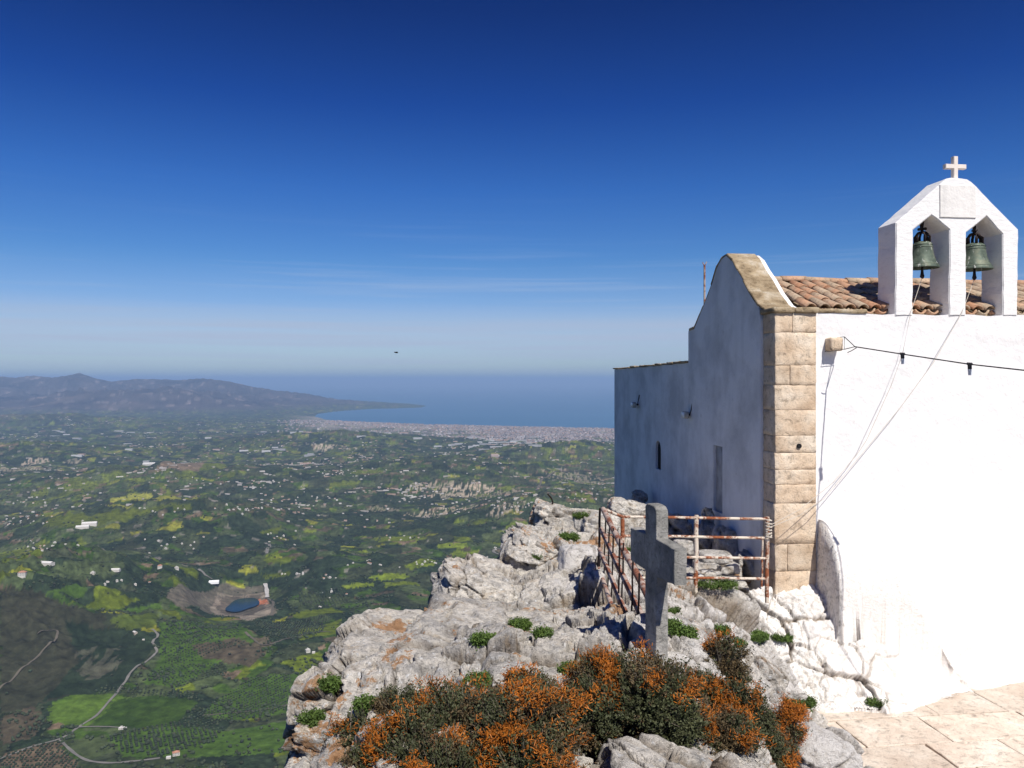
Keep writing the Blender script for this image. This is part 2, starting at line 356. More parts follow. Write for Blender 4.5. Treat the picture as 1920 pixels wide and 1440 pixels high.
def landcover(X, Y, Z):
    n = len(X); P = np.stack([X, Y, np.zeros(n)], 1); r = np.hypot(X, Y)
    wx = X + 60 * fbm(P, 1 / 240., 3, 41); wy = Y + 60 * fbm(P, 1 / 240., 3, 43)
    hid, edge = vcells(wx, wy * .8 + wx * .2, CELL, 1)
    hid2, edge2 = vcells(wx * .9 - wy * .3, wy, 38., 2)
    t = _r(hid, 11); t2 = _r(hid2, 12); wild = fbm(P, 1 / 1500., 3, 55) + .6 * fbm(P, 1 / 330., 3, 56)
    t = np.clip(t + wild * .65, 0, 1)
    col = np.empty((n, 3)); col[:] = C_SCRUB
    def put(m, c): col[m] = c
    put(t > .30, C_SCRUB2); put(t > .45, C_OLIVE); put((t > .45) & (t2 > .72), C_GREEN * .7); put(t > .68, C_GREEN * .62)
    put((t > .72) & (t2 > .5), C_BARE); put(t > .80, C_OLIVE * 1.15); put(t > .925, C_LIME * .6); put((t > .55) & (t2 > .93), C_LIME * .7); put((t > .62) & (t2 < .06), C_SOIL * .8)
    put((t2 > .985), C_YEL * .7)
    col *= (.72 + .55 * _r(hid2, 14))[:, None]
    hedge = 1 - .45 * (1 - sst(.0, .10, edge)) * (fbm(P, 1 / 60., 2, 77) > -.15); col *= hedge[:, None]
    # speckle of trees, walls and paths
    sp = fbm(P, 1 / 13., 3, 61, .6); col *= (1 + .9 * np.clip(sp, -.5, .6))[:, None]; strip = fbm(np.stack([X / 260, Y / 55, X * 0], 1), 1., 4, 63, .6); col *= (1 + .8 * strip * sst(3200, 6000, r))[:, None]
    far = sst(5500, 9000, r)
    dots = pnoise(P, 1 / 45., 71); put_m = (dots > .53) & (r > 2600); col[put_m] = col[put_m] * .5 + C_TOWN * .42
    # natural slopes scrubby
    for poly, c in PATCH:
        w = rg_poly(poly); m = in_poly(X + 6 * sp * 2, Y + 8 * sp * 2, w)
        col[m] = c * (1 + .35 * fbm(P[m], 1 / 50., 4, 91))[:, None]
    for (x0, y0), (x1, y1), s in CLIFF:
        ax, ay = ray_ground(x0, y1); bx, by = ray_ground(x1, y0 * .5 + y1 * .5); cx, cy = ray_ground((x0 + x1) / 2, y0 * .65 + y1 * .35)
        mx, my = (ax + bx) / 2, (ay + cy) / 2; rx = abs(bx - ax) / 2 + 30; ry = max(abs(cy - ay) / 2, 60) * 1.1
        q = ((X - mx) / rx) ** 2 + ((Y - my) / ry) ** 2
        m = q + 2.2 * fbm(P, 1 / 55., 3, 15) < 1
        gl = fbm(np.stack([X / 14, Y / 90, X * 0], 1), 1., 3, 8)
        m &= gl > -.02
        col[m] = col[m] * (1 - s) + C_CLAY * .85 * s * (1 + .5 * gl[m])[:, None]
    # mountains: bare, purple brown; tone contrast raised in place of weak relief shading
    k = (sst(12500, 16500, r) * sst(20, 160, Z - SEA))[:, None]
    rock = np.array((.062, .050, .050))[None] * (1 + 1.6 * (fbm(P, 1 / 260., 3, 39) > .22))[:, None] * (1 + 1.3 * fbm(P, 1 / 900., 5, 33, .65) - .5 * fbm(P, 1 / 1100., 4, 27, .6, True))[:, None].clip(.25, 2)
    tan = sst(-.02, .3, fbm(P, 1 / 2600., 3, 37))[:, None] * (r < 19000)[:, None]
    rock = rock * (1 - tan) + np.array((.22, .16, .11))[None] * tan
    col = col * (1 - k) + rock * k
    # built-up strip by the sea
    az = X / np.maximum(Y, 1) * F + 960; cd = seg_dist(X, Y, LAND[:12], False)
    tw = (1 - sst(700, 3000, cd)) * sst(520, 620, az) * (Y < 15500) * (.4 + .6 * (fbm(P, 1 / 500., 3, 66) > -.12))
    col = col * (1 - .75 * tw[:, None]) + C_TOWN * .75 * tw[:, None]
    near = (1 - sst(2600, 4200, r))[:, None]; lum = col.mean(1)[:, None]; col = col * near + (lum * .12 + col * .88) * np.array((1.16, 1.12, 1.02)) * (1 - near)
    return np.clip(col, .008, .9)

def terrain_sheet():
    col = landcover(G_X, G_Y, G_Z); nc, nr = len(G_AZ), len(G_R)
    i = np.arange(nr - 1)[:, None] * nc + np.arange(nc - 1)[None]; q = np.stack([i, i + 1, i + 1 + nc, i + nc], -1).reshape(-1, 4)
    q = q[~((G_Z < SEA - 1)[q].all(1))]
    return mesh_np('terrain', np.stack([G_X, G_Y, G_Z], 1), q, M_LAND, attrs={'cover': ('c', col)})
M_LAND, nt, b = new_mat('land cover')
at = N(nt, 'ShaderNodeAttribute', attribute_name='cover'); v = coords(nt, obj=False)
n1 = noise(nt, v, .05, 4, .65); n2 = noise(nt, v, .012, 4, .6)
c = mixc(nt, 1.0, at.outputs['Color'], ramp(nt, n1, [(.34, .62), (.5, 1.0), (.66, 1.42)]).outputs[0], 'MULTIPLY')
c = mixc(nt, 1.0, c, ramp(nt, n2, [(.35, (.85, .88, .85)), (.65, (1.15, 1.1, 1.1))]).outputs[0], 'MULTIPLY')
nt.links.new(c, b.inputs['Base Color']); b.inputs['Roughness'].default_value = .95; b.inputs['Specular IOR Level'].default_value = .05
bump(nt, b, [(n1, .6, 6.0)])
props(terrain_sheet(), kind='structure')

# ---- sea
M_SEA, nt, b = new_mat('sea water')
v = coords(nt, (1, 1, 1), obj=False); n1 = noise(nt, v, .02, 4); n2 = noise(nt, coords(nt, (.00012, .0006, 1), obj=False), 1.0, 4)
nt.links.new(ramp(nt, n2, [(.3, (.030, .105, .185)), (.7, (.045, .135, .225))]).outputs[0], b.inputs['Base Color'])
b.inputs['Roughness'].default_value = .35; b.inputs['Specular IOR Level'].default_value = .12; bump(nt, b, [(n1, .25, .5)])
sx = np.linspace(-260000, 260000, 27); sy = np.concatenate([np.linspace(8000, 30000, 6), [50000, 90000, 180000, 340000]])
A, B = np.meshgrid(sx, sy); nc = len(sx); i = np.arange(len(sy) - 1)[:, None] * nc + np.arange(nc - 1)[None]
props(mesh_np('sea', np.stack([A.ravel(), B.ravel(), np.full(A.size, SEA)], 1), np.stack([i, i + 1, i + 1 + nc, i + nc], -1).reshape(-1, 4), M_SEA, smooth=False), kind='structure')

# ---- pond with its dam road
M_POND = simple_mat('pond water', (.012, .032, .045), .15, 0, .1, .05)
th = np.linspace(0, 2 * math.pi, 40, endpoint=False); rr = 1 + .06 * np.sin(th * 3 + 1) + .05 * np.cos(th * 5)
px_, py_ = LAKE[0] + 44 * rr * np.cos(th), LAKE[1] + 76 * rr * np.sin(th)
bm = bmesh.new(); bm.faces.new([bm.verts.new((x, y, SEA + 8.0)) for x, y in zip(px_, py_)])
props(from_bm('pond', bm, M_POND), kind='structure')

# ---- roads and tracks draped over the land
M_ROAD = simple_mat('pale track', (.17, .16, .145), .9, 0, .2, .05); M_DIRT = simple_mat('dirt track', (.11, .095, .072), .95, 0, .2, .05); M_CONC = simple_mat('dam concrete', (.40, .38, .36), .9, 0, .15, .1)
def road(name, pts, w, mat, lift=1.0):
    P = np.array(rg_poly(pts)); t = np.arange(len(P)); tt = np.linspace(0, len(P) - 1, (len(P) - 1) * 10 + 1)
    def cr(c):
        o = []
        for q in tt:
            i = min(int(q), len(P) - 2); f = q - i
            p0, p1, p2, p3 = c[max(i - 1, 0)], c[i], c[i + 1], c[min(i + 2, len(P) - 1)]
            o.append(.5 * (2 * p1 + (p2 - p0) * f + (2 * p0 - 5 * p1 + 4 * p2 - p3) * f * f + (3 * p1 - p0 - 3 * p2 + p3) * f ** 3))
        return np.array(o)
    x, y = cr(P[:, 0]), cr(P[:, 1]); dx, dy = np.gradient(x), np.gradient(y); L = np.hypot(dx, dy) + 1e-9; nx, ny = -dy / L, dx / L
    ww = w * (1 + .15 * np.sin(tt * 7))
    cols = [np.stack([x + nx * ww * k, y + ny * ww * k], 1) for k in (-.5, 0, .5)]
    A = np.concatenate(cols); z = hz(A[:, 0], A[:, 1]) + lift
    m = len(x); z = np.maximum.reduce([z[:m], z[m:2 * m], z[2 * m:]]); z = np.concatenate([z] * 3)
    i = np.arange(m - 1); f = np.concatenate([np.stack([i, i + 1, i + 1 + m, i + m], 1), np.stack([i + m, i + 1 + m, i + 1 + 2 * m, i + 2 * m], 1)])
    return props(mesh_np(name, np.column_stack([A, z]), f, mat), kind='structure')
road('road', [(-20, 1432), (40, 1408), (112, 1386), (147, 1364), (185, 1338), (232, 1282), (245, 1262), (278, 1238), (294, 1222), (286, 1206), (296, 1192), (285, 1180)], 5.5, M_ROAD)
road('road', [(112, 1386), (130, 1405), (160, 1425), (200, 1431), (250, 1428), (300, 1422)], 5.5, M_ROAD)
road('track', [(147, 1364), (180, 1363), (230, 1365)], 4, M_ROAD)
road('track', [(-10, 1302), (30, 1268), (70, 1232), (96, 1205), (108, 1188), (100, 1182), (70, 1190)], 5, M_DIRT)
road('track', [(372, 1068), (384, 1078), (398, 1087)], 9, M_ROAD)
road('dam_road', [(497, 1096), (500, 1108), (501, 1122)], 12, M_CONC, 3)
road('track', [(501, 1122), (512, 1130), (510, 1155)], 8, M_DIRT)
road('track', [(380, 1342), (450, 1336), (500, 1330), (540, 1322)], 4, M_DIRT)
road('track', [(1037, 1012), (930, 1030), (945, 1042)], 10, M_ROAD)
road('track', [(500, 1038), (506, 1025), (498, 1018)], 10, M_ROAD)
road('track', [(460, 1185), (500, 1210), (560, 1195), (620, 1185)], 6, M_DIRT)
road('track', [(1005, 920), (1020, 895), (1060, 885), (1110, 884)], 16, M_DIRT)
road('track', [(1030, 1245), (1035, 1238)], 6, M_DIRT) if False else None
# ================================================================== materials of the summit
def rock_mat(name, light, mid, dark, lichen=.5, white=0.0, rough=1.0):
    m, nt, b = new_mat(name)
    v = coords(nt, obj=False); geo = N(nt, 'ShaderNodeNewGeometry')
    vw = geo.outputs['Position']
    big = noise(nt, vw, 1.1, 5, .6, .6); med = noise(nt, vw, 6.5, 7, .72, .4); fine = noise(nt, vw, 24, 6, .78); grit = noise(nt, vw, 90, 3, .7)
    base = ramp(nt, big, [(.36, dark), (.46, mid), (.60, light)]).outputs[0]
    patch = ramp(nt, med, [(.40, dark), (.50, mid), (.60, light)]).outputs[0]
    c = mixc(nt, .55, base, patch)
    # crusts of white and grey lichen
    vo = N(nt, 'ShaderNodeTexVoronoi', i_Scale=15.0); wv = N(nt, 'ShaderNodeVectorMath', operation='ADD'); nz = N(nt, 'ShaderNodeTexNoise', i_Scale=14.0, i_Detail=3.0)
    nt.links.new(vw, nz.inputs['Vector']); sc_ = N(nt, 'ShaderNodeVectorMath', operation='SCALE'); sc_.inputs['Scale'].default_value = .16
    nt.links.new(nz.outputs['Color'], sc_.inputs[0]); nt.links.new(vw, wv.inputs[0]); nt.links.new(sc_.outputs[0], wv.inputs[1]); nt.links.new(wv.outputs[0], vo.inputs['Vector'])
    crust = ramp(nt, math_(nt, 'ADD', vo.outputs['Distance'], math_(nt, 'MULTIPLY', fine, .6)), [(.48, 1), (.58, 0)])
    c = mixc(nt, math_(nt, 'MULTIPLY', crust.outputs[0], .7), c, tuple(min(x * 1.22, .8) for x in light))
    greys = ramp(nt, fine, [(.34, .50), (.48, 1.0), (.66, 1.16)])
    c = mixc(nt, 1.0, c, greys.outputs[0], 'MULTIPLY')
    # orange and ochre lichen in blotches
    if lichen > 0:
        o1 = noise(nt, vw, 1.7, 2, .5); o2 = noise(nt, vw, 13, 5, .75)
        f1 = ramp(nt, math_(nt, 'ADD', math_(nt, 'MULTIPLY', o1, .9), math_(nt, 'MULTIPLY', o2, .75)), [(.955, 0), (1.02, 1)])
        c = mixc(nt, math_(nt, 'MULTIPLY', f1.outputs[0], lichen), c, (.46, .22, .075))
        o3 = noise(nt, vw, 5.2, 6, .7, .5)
        f2 = ramp(nt, o3, [(.57, 0), (.66, .55)]); c = mixc(nt, math_(nt, 'MULTIPLY', f2.outputs[0], lichen), c, (.50, .36, .20))
    # black specks and weathering pits
    sp = ramp(nt, math_(nt, 'ADD', math_(nt, 'MULTIPLY', fine, .5), math_(nt, 'MULTIPLY', grit, .5)), [(.37, .15), (.455, 1.0)])
    c = mixc(nt, .85 if not white else .35, c, mixc(nt, 1.0, c, sp.outputs[0], 'MULTIPLY'))
    if white:
        at = N(nt, 'ShaderNodeAttribute', attribute_name='wash')
        wf = ramp(nt, math_(nt, 'ADD', at.outputs['Fac'], math_(nt, 'MULTIPLY', math_(nt, 'SUBTRACT', med, .5), 1.2)), [(.42, 0), (.58, 1)])
        c = mixc(nt, wf.outputs[0], c, ramp(nt, fine, [(.3, (.62, .575, .53)), (.5, (.78, .745, .71))]).outputs[0])
    at2 = N(nt, 'ShaderNodeAttribute', attribute_name='crack')
    c = mixc(nt, at2.outputs['Fac'], c, mixc(nt, 1.0, c, (.36, .31, .26), 'MULTIPLY'))
    nt.links.new(c, b.inputs['Base Color']); b.inputs['Roughness'].default_value = .93; b.inputs['Specular IOR Level'].default_value = .15
    vp = N(nt, 'ShaderNodeTexVoronoi', i_Scale=34.0, feature='SMOOTH_F1'); nt.links.new(wv.outputs[0], vp.inputs['Vector'])
    bump(nt, b, [(med, .6 * rough, .05), (fine, 1.0 * rough, .04), (vp.outputs['Distance'], .55 * rough, .02), (grit, .7 * rough, .008)])
    return m
M_ROCK = rock_mat('grey limestone', (.80, .745, .67), (.62, .58, .525), (.34, .33, .325), .8, 1.0)
M_WASH = rock_mat('whitewashed rock', (.80, .77, .74), (.74, .71, .67), (.60, .55, .50), .12, 1.0, .42)

M_JOINT = None
def plaster(name, col=(.80, .79, .78), stain=.25, streak=.35):
    m, nt, b = new_mat(name); v = coords(nt, obj=False)
    n1 = noise(nt, v, 1.6, 5, .6); n2 = noise(nt, v, 9, 6, .65); n3 = noise(nt, v, 55, 4, .6); st = noise(nt, coords(nt, (5, 5, .6), obj=False), 1.2, 5, .6)
    lo = tuple(c * (1 - stain) for c in col)
    c = ramp(nt, n1, [(.35, lo), (.58, col)]).outputs[0]
    c = mixc(nt, ramp(nt, st, [(.50, 0), (.68, streak)]).outputs[0], c, (.42, .42, .41))
    c = mixc(nt, ramp(nt, n2, [(.64, 0), (.74, .5)]).outputs[0], c, (.45, .42, .40))
    sz_ = N(nt, 'ShaderNodeSeparateXYZ'); nt.links.new(v, sz_.inputs[0]); low = ramp(nt, math_(nt, 'MULTIPLY', sz_.outputs['Z'], -.25), [(.45, 0), (.80, 1)]); n4 = noise(nt, v, 4.2, 6, .75)
    c = mixc(nt, math_(nt, 'MULTIPLY', low.outputs[0], ramp(nt, n4, [(.57, 0), (.66, .7)]).outputs[0]), c, (.52, .47, .42))
    nt.links.new(c, b.inputs['Base Color']); b.inputs['Roughness'].default_value = .9
    bump(nt, b, [(n1, .5, .06), (n2, .55, .02), (n3, .5, .004)])
    return m
M_PLASTER = plaster('whitewashed plaster', (.80, .785, .78), .04, .05)
M_PLASTER_OLD = plaster('weathered plaster', (.76, .755, .76), .26, .15)
def brushed_white():
    m, nt, b = new_mat('brushed whitewash'); v = coords(nt, (1, 1, 2.8), obj=False)
    n2 = noise(nt, v, 9, 5, .65); n3 = noise(nt, v, 30, 4, .6)
    c = ramp(nt, n2, [(.3, (.72, .70, .69)), (.5, (.80, .785, .775))]).outputs[0]
    c = mixc(nt, ramp(nt, n3, [(.66, 0), (.78, .5)]).outputs[0], c, (.48, .45, .42))
    nt.links.new(c, b.inputs['Base Color']); b.inputs['Roughness'].default_value = .9
    bump(nt, b, [(n2, .5, .016), (n3, .5, .005)]); return m
M_BRUSH = brushed_white()
def stone_mat(name, a, c2, d, sc=1.0):
    m, nt, b = new_mat(name); v = coords(nt)
    n1 = noise(nt, v, 2.6 * sc, 5, .6); n2 = noise(nt, v, 13 * sc, 6, .7, .5); n3 = noise(nt, v, 60 * sc, 3, .7)
    c = ramp(nt, n1, [(.35, a), (.52, c2), (.68, d)]).outputs[0]
    c = mixc(nt, 1.0, c, ramp(nt, n2, [(.33, .55), (.46, 1.0), (.7, 1.12)]).outputs[0], 'MULTIPLY')
    c = mixc(nt, 1.0, c, ramp(nt, n3, [(.30, .55), (.42, 1.0)]).outputs[0], 'MULTIPLY')
    oi = N(nt, 'ShaderNodeObjectInfo'); c = mixc(nt, 1.0, c, ramp(nt, oi.outputs['Random'], [(0, .86), (1, 1.1)]).outputs[0], 'MULTIPLY')
    nt.links.new(c, b.inputs['Base Color']); b.inputs['Roughness'].default_value = .92
    bump(nt, b, [(n2, .8, .025), (n3, .6, .006)]); return m
M_QUOIN = stone_mat('tan sandstone', (.50, .37, .255), (.63, .50, .37), (.71, .61, .49))
M_COPING = stone_mat('lichen grey coping stone', (.22, .16, .095), (.40, .31, .20), (.55, .48, .38), 1.6)
M_FLAG = stone_mat('worn flagstone', (.58, .47, .38), (.68, .58, .48), (.74, .66, .57))
def tile_mat():
    m, nt, b = new_mat('clay roof tile'); v = coords(nt); oi = N(nt, 'ShaderNodeObjectInfo')
    n1 = noise(nt, v, 5, 4, .6); n2 = noise(nt, v, 28, 5, .7)
    c = ramp(nt, oi.outputs['Random'], [(0, (.38, .19, .11)), (.35, (.46, .27, .17)), (.65, (.50, .36, .25)), (1, (.34, .25, .18))]).outputs[0]
    c = mixc(nt, ramp(nt, n1, [(.42, 0), (.62, .7)]).outputs[0], c, (.36, .30, .22))
    c = mixc(nt, 1.0, c, ramp(nt, n2, [(.35, .6), (.5, 1.05)]).outputs[0], 'MULTIPLY')
    nt.links.new(c, b.inputs['Base Color']); b.inputs['Roughness'].default_value = .9; bump(nt, b, [(n2, .6, .006)]); return m
M_TILE = tile_mat()
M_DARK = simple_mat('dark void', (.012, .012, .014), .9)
M_BRONZE = None
def bronze():
    m, nt, b = new_mat('verdigris bronze'); v = coords(nt); n1 = noise(nt, v, 9, 5, .65); n2 = noise(nt, coords(nt, (22, 22, 4)), 1, 4, .6)
    c = ramp(nt, n1, [(.34, (.05, .065, .05)), (.5, (.105, .135, .105)), (.66, (.17, .18, .13))]).outputs[0]
    c = mixc(nt, ramp(nt, n2, [(.60, 0), (.66, .85)]).outputs[0], c, (.52, .52, .48))
    nt.links.new(c, b.inputs['Base Color']); b.inputs['Metallic'].default_value = .25; b.inputs['Roughness'].default_value = .6
    bump(nt, b, [(n1, .3, .005)]); return m
M_BRONZE = bronze()
M_IRON = simple_mat('dark iron', (.03, .022, .022), .6, .5, .3, 30)
def rust_paint():
    m, nt, b = new_mat('rusting white paint'); v = coords(nt, (1, 1, 1), obj=False); n1 = noise(nt, v, 5.5, 5, .65); n2 = noise(nt, v, 40, 4, .7)
    f = ramp(nt, math_(nt, 'ADD', math_(nt, 'MULTIPLY', n1, .75), math_(nt, 'MULTIPLY', n2, .35)), [(.52, 0), (.60, 1)])
    rust = ramp(nt, n2, [(.35, (.14, .040, .018)), (.6, (.33, .115, .050)), (.75, (.44, .22, .11))]).outputs[0]
    c = mixc(nt, f.outputs[0], rust, (.62, .55, .46)); c = mixc(nt, ramp(nt, n2, [(.6, 0), (.7, .6)]).outputs[0], c, rust)
    nt.links.new(c, b.inputs['Base Color']); b.inputs['Roughness'].default_value = .75; bump(nt, b, [(f.outputs[0], .5, .002), (n2, .4, .003)]); return m
M_RUST = rust_paint()
def rust_heavy():
    m, nt, b = new_mat('heavy rust'); v = coords(nt, obj=False); n1 = noise(nt, v, 7, 5, .65); n2 = noise(nt, v, 45, 4, .7)
    c = mixc(nt, ramp(nt, n1, [(.46, 0), (.54, 1)]).outputs[0], ramp(nt, n2, [(.35, (.12, .05, .035)), (.65, (.30, .12, .07))]).outputs[0], (.42, .33, .28))
    nt.links.new(c, b.inputs['Base Color']); b.inputs['Roughness'].default_value = .8; bump(nt, b, [(n2, .5, .003)]); return m
M_RUST2 = rust_heavy()
M_CONCRETE = stone_mat('rough concrete', (.17, .17, .16), (.28, .27, .25), (.44, .42, .39), 1.8)
M_ROPE = simple_mat('pale rope', (.55, .50, .43), .9, 0, .1, 60); M_CABLE = simple_mat('black cable', (.02, .02, .024), .5)
M_MARBLE = simple_mat('weathered white marble', (.74, .66, .60), .6, 0, .08, 12)
M_GLASS = simple_mat('bulb glass', (.7, .72, .75), .1)
M_STEEL = simple_mat('galvanised lamp housing', (.45, .42, .36), .5, .3, .2, 30)

# ================================================================== the chapel, built in its own frame (u along the front, v into the depth)
TH = math.radians(7.0); CU, SU = math.cos(TH), math.sin(TH)
C0X, C0Y = (1453 - 960) / F * 9.0, 9.0
def Fp(px, py, v=0.0):
    k = (px - 960) / F; bx, by = C0X - SU * v, C0Y + CU * v
    u = (k * by - bx) / (CU - SU * k); Y = by + SU * u
    return u, (HZ - py) / F * Y
def Gp(px, py, u=0.0):
    k = (px - 960) / F; bx, by = C0X + CU * u, C0Y + SU * u
    v = (bx - k * by) / (SU + k * CU); Y = by + CU * v
    return v, (HZ - py) / F * Y
def W(u, v, z): return Vector((C0X + CU * u - SU * v, C0Y + SU * u + CU * v, z))
def toUV(X, Y): dx, dy = X - C0X, Y - C0Y; return dx * CU + dy * SU, -dx * SU + dy * CU
chapel = empty('chapel', (C0X, C0Y, 0), TH)
props(chapel, 'small whitewashed stone chapel with tiled roof and twin arched bell gable on the cliff edge', 'chapel')

def jitter(pts, amp, step=.12, seed=1):
    """break an outline into short uneven runs"""
    rnd = random.Random(seed); out = []
    for i, p in enumerate(pts):
        q = pts[(i + 1) % len(pts)]; L = math.hypot(q[0] - p[0], q[1] - p[1]); n = max(1, int(L / step)); out.append(p)
        for k in range(1, n):
            t = k / n; out.append((p[0] + (q[0] - p[0]) * t + rnd.uniform(-amp, amp), p[1] + (q[1] - p[1]) * t + rnd.uniform(-amp, amp)))
    return out
def prism(name, outline, a0, a1, plane, mat, parent, bev=.012, smooth=False):
    """outline in (u,z) extruded along v ('F') or in (v,z) extruded along u ('G')"""
    mk = (lambda p, a: Vector((p[0], a, p[1]))) if plane == 'F' else (lambda p, a: Vector((a, p[0], p[1])))
    bm = bmesh.new(); A = [bm.verts.new(mk(p, a0)) for p in outline]; B = [bm.verts.new(mk(p, a1)) for p in outline]; n = len(outline)
    fa = bm.faces.new(A); fb = bm.faces.new(B)
    for i in range(n): bm.faces.new((A[i], A[(i + 1) % n], B[(i + 1) % n], B[i]))
    bmesh.ops.recalc_face_normals(bm, faces=bm.faces)
    if bev:
        ed = [e for e in bm.edges if (e.verts[0] in A) == (e.verts[1] in A) and any(len(f.verts) > 4 for f in e.link_faces)]
        try: bmesh.ops.bevel(bm, geom=ed, offset=bev, segments=2, affect='EDGES')
        except Exception: pass
    big = [f for f in bm.faces if len(f.verts) > 4]; bmesh.ops.triangulate(bm, faces=big)
    return from_bm(name, bm, mat, parent, smooth)
def rough_box(name, lo, hi, mat, parent, seg=4, amp=.008, bev=.012, seed=0, smooth=True):
    """a hewn block: subdivided, bevelled and made uneven"""
    rnd = random.Random(seed); bm = bmesh.new(); bmesh.ops.create_cube(bm, size=1.0)
    c = [(a + b) / 2 for a, b in zip(lo, hi)]; s = [b - a for a, b in zip(lo, hi)]
    for v in bm.verts: v.co = Vector([v.co[i] * s[i] for i in range(3)])
    bmesh.ops.bevel(bm, geom=bm.edges[:], offset=bev, segments=1, affect='EDGES')
    if seg > 1: bmesh.ops.subdivide_edges(bm, edges=[e for e in bm.edges if e.calc_length() > .06], cuts=seg - 1, use_grid_fill=True)
    for v in bm.verts:
        v.co += Vector([rnd.uniform(-amp, amp) for _ in range(3)])
    bm.normal_update()
    o = from_bm(name, bm, mat, parent, smooth, Vector(c)); return o
def tube(bm, pts, r, n=8, cap=True, rr=None):
    rings = []
    for i, p in enumerate(pts):
        p = Vector(p); a = Vector(pts[max(i - 1, 0)]); b_ = Vector(pts[min(i + 1, len(pts) - 1)]); t = (b_ - a).normalized()
        up = Vector((0, 0, 1)) if abs(t.z) < .9 else Vector((1, 0, 0)); x = t.cross(up).normalized(); y = t.cross(x)
        rad = rr[i] if rr else r
        rings.append([bm.verts.new(p + x * math.cos(2 * math.pi * k / n) * rad + y * math.sin(2 * math.pi * k / n) * rad) for k in range(n)])
    for A, B in zip(rings, rings[1:]):
        for k in range(n): bm.faces.new((A[k], A[(k + 1) % n], B[(k + 1) % n], B[k]))
    if cap: bm.faces.new(rings[0]); bm.faces.new(rings[-1])
def tube_obj(name, pts, r, mat, parent=None, n=8, rr=None):
    bm = bmesh.new(); tube(bm, pts, r, n, True, rr); o = from_bm(name, bm, mat, parent, True); smooth_by_angle(o, 50); return o
def lathe(name, prof, mat, parent, n=28, loc=None):
    bm = bmesh.new(); rings = []
    for r, z in prof: rings.append([bm.verts.new((r * math.cos(2 * math.pi * k / n), r * math.sin(2 * math.pi * k / n), z)) for k in range(n)])
    for A, B in zip(rings, rings[1:]):
        for k in range(n): bm.faces.new((A[k], A[(k + 1) % n], B[(k + 1) % n], B[k]))
    bm.faces.new(rings[0]); bm.faces.new(rings[-1])
    o = from_bm(name, bm, mat, parent, True, loc); smooth_by_angle(o, 50); return o

UEND = 8.2; ZB = -4.2; ZT = Fp(1531, 586)[1]                 # end of the nave, foundations, top of the front wall
UQ = Fp(1530, 700)[0]; VS = Gp(1431, 700)[0]
# front wall with a slightly wavy top
top = [(UQ, ZT)] + [(u, ZT + .012 * math.sin(u * 9) - .008 * (u > 1.2)) for u in np.arange(UQ + .15, UEND, .22)] + [(UEND, ZT)]
def front_wall():
    # grid with uneven plaster, the face pushed in and out by a few millimetres
    nu, nz = 260, 120; us = np.linspace(UQ + .004, UEND, nu); zs = np.linspace(-3.9, 1, nz)
    tu = np.interp(us, [p[0] for p in top], [p[1] for p in top]); ts = np.linspace(0, 1, nz)
    U, T = np.meshgrid(us, ts); Z = ZB + (np.broadcast_to(tu, U.shape) - ZB) * T; P = np.stack([U.ravel(), np.zeros(U.size), Z.ravel()], 1)
    V = .012 - .016 * fbm(P, 1.3, 4, 3) - .006 * fbm(P, 6, 3, 4)
    P[:, 1] = V; back = P.copy(); back[:, 1] = .34
    i = np.arange(nz - 1)[:, None] * nu + np.arange(nu - 1)[None]; q = np.stack([i, i + 1, i + 1 + nu, i + nu], -1).reshape(-1, 4); n = len(P)
    # close the sides and the top
    t = (nz - 1) * nu + np.arange(nu - 1); cap = np.stack([t, t + 1, t + 1 + n, t + n], 1)
    l = np.arange(nz - 1) * nu; left = np.stack([l, l + nu, l + nu + n, l + n], 1); r = l + nu - 1; right = np.stack([r, r + n, r + nu + n, r + nu], 1)
    o = mesh_np('front_wall', np.concatenate([P, back]), [q, q[:, ::-1] + n, cap, left, right], M_PLASTER, chapel); smooth_by_angle(o, 50); return o
front_wall()
# gable wall: the stepped baroque outline of the photograph set on its own plane
GO = [(1438, 578), (1426.5, 571), (1419, 562), (1411, 547), (1402.5, 529), (1395, 517), (1387, 504), (1381, 492), (1376, 483), (1371, 477.5), (1366, 476), (1361, 479), (1356, 484), (1351, 493), (1348, 500), (1343, 514), (1337, 535), (1329, 556), (1321.5, 574), (1312, 597), (1305, 614)]
GO = [Gp(*p) for p in GO]
GO = [(v, z - .018) for v, z in GO]
VF = Gp(1294, 700)[0]
eave = Gp(1295, 620)[1]
gout = [(VS, ZB), (VS, GO[0][1] - .10)] + [(max(v, VS), z) for v, z in GO[1:]] + [(VF, eave), (VF, ZB)]
gw = prism('gable_wall', gout, -.030, .33, 'G', M_PLASTER_OLD, chapel, bev=.008)
# coping stones following the curve
cp = [(1442, 582)] + [(1427, 570.5), (1411, 546.5), (1399, 524), (1387, 504.5), (1377, 484), (1367.5, 475), (1357, 481), (1348, 497), (1337, 533), (1322, 572), (1305, 612), (1296, 616)]
cp = [Gp(*p) for p in cp]
for i in range(len(cp) - 1):
    (v0, z0), (v1, z1) = cp[i], cp[i + 1]; dx, dz = v1 - v0, z1 - z0; L = math.hypot(dx, dz); nx, nz = dz / L, -dx / L
    if nz < 0: nx, nz = -nx, -nz
    t = .030 + .008 * (i % 2); e = .004
    a = (v0 + dx * e, z0 + dz * e); b_ = (v1 - dx * e, z1 - dz * e)
    ol = [(a[0], a[1]), (b_[0], b_[1]), (b_[0] - nx * t, b_[1] - nz * t), (a[0] - nx * t, a[1] - nz * t)]
    ol = jitter(ol, .004, .07, i)
    o = prism('coping_stone', ol, -.028 - .006 * (i % 3), .345, 'G', M_COPING, chapel, bev=.006)
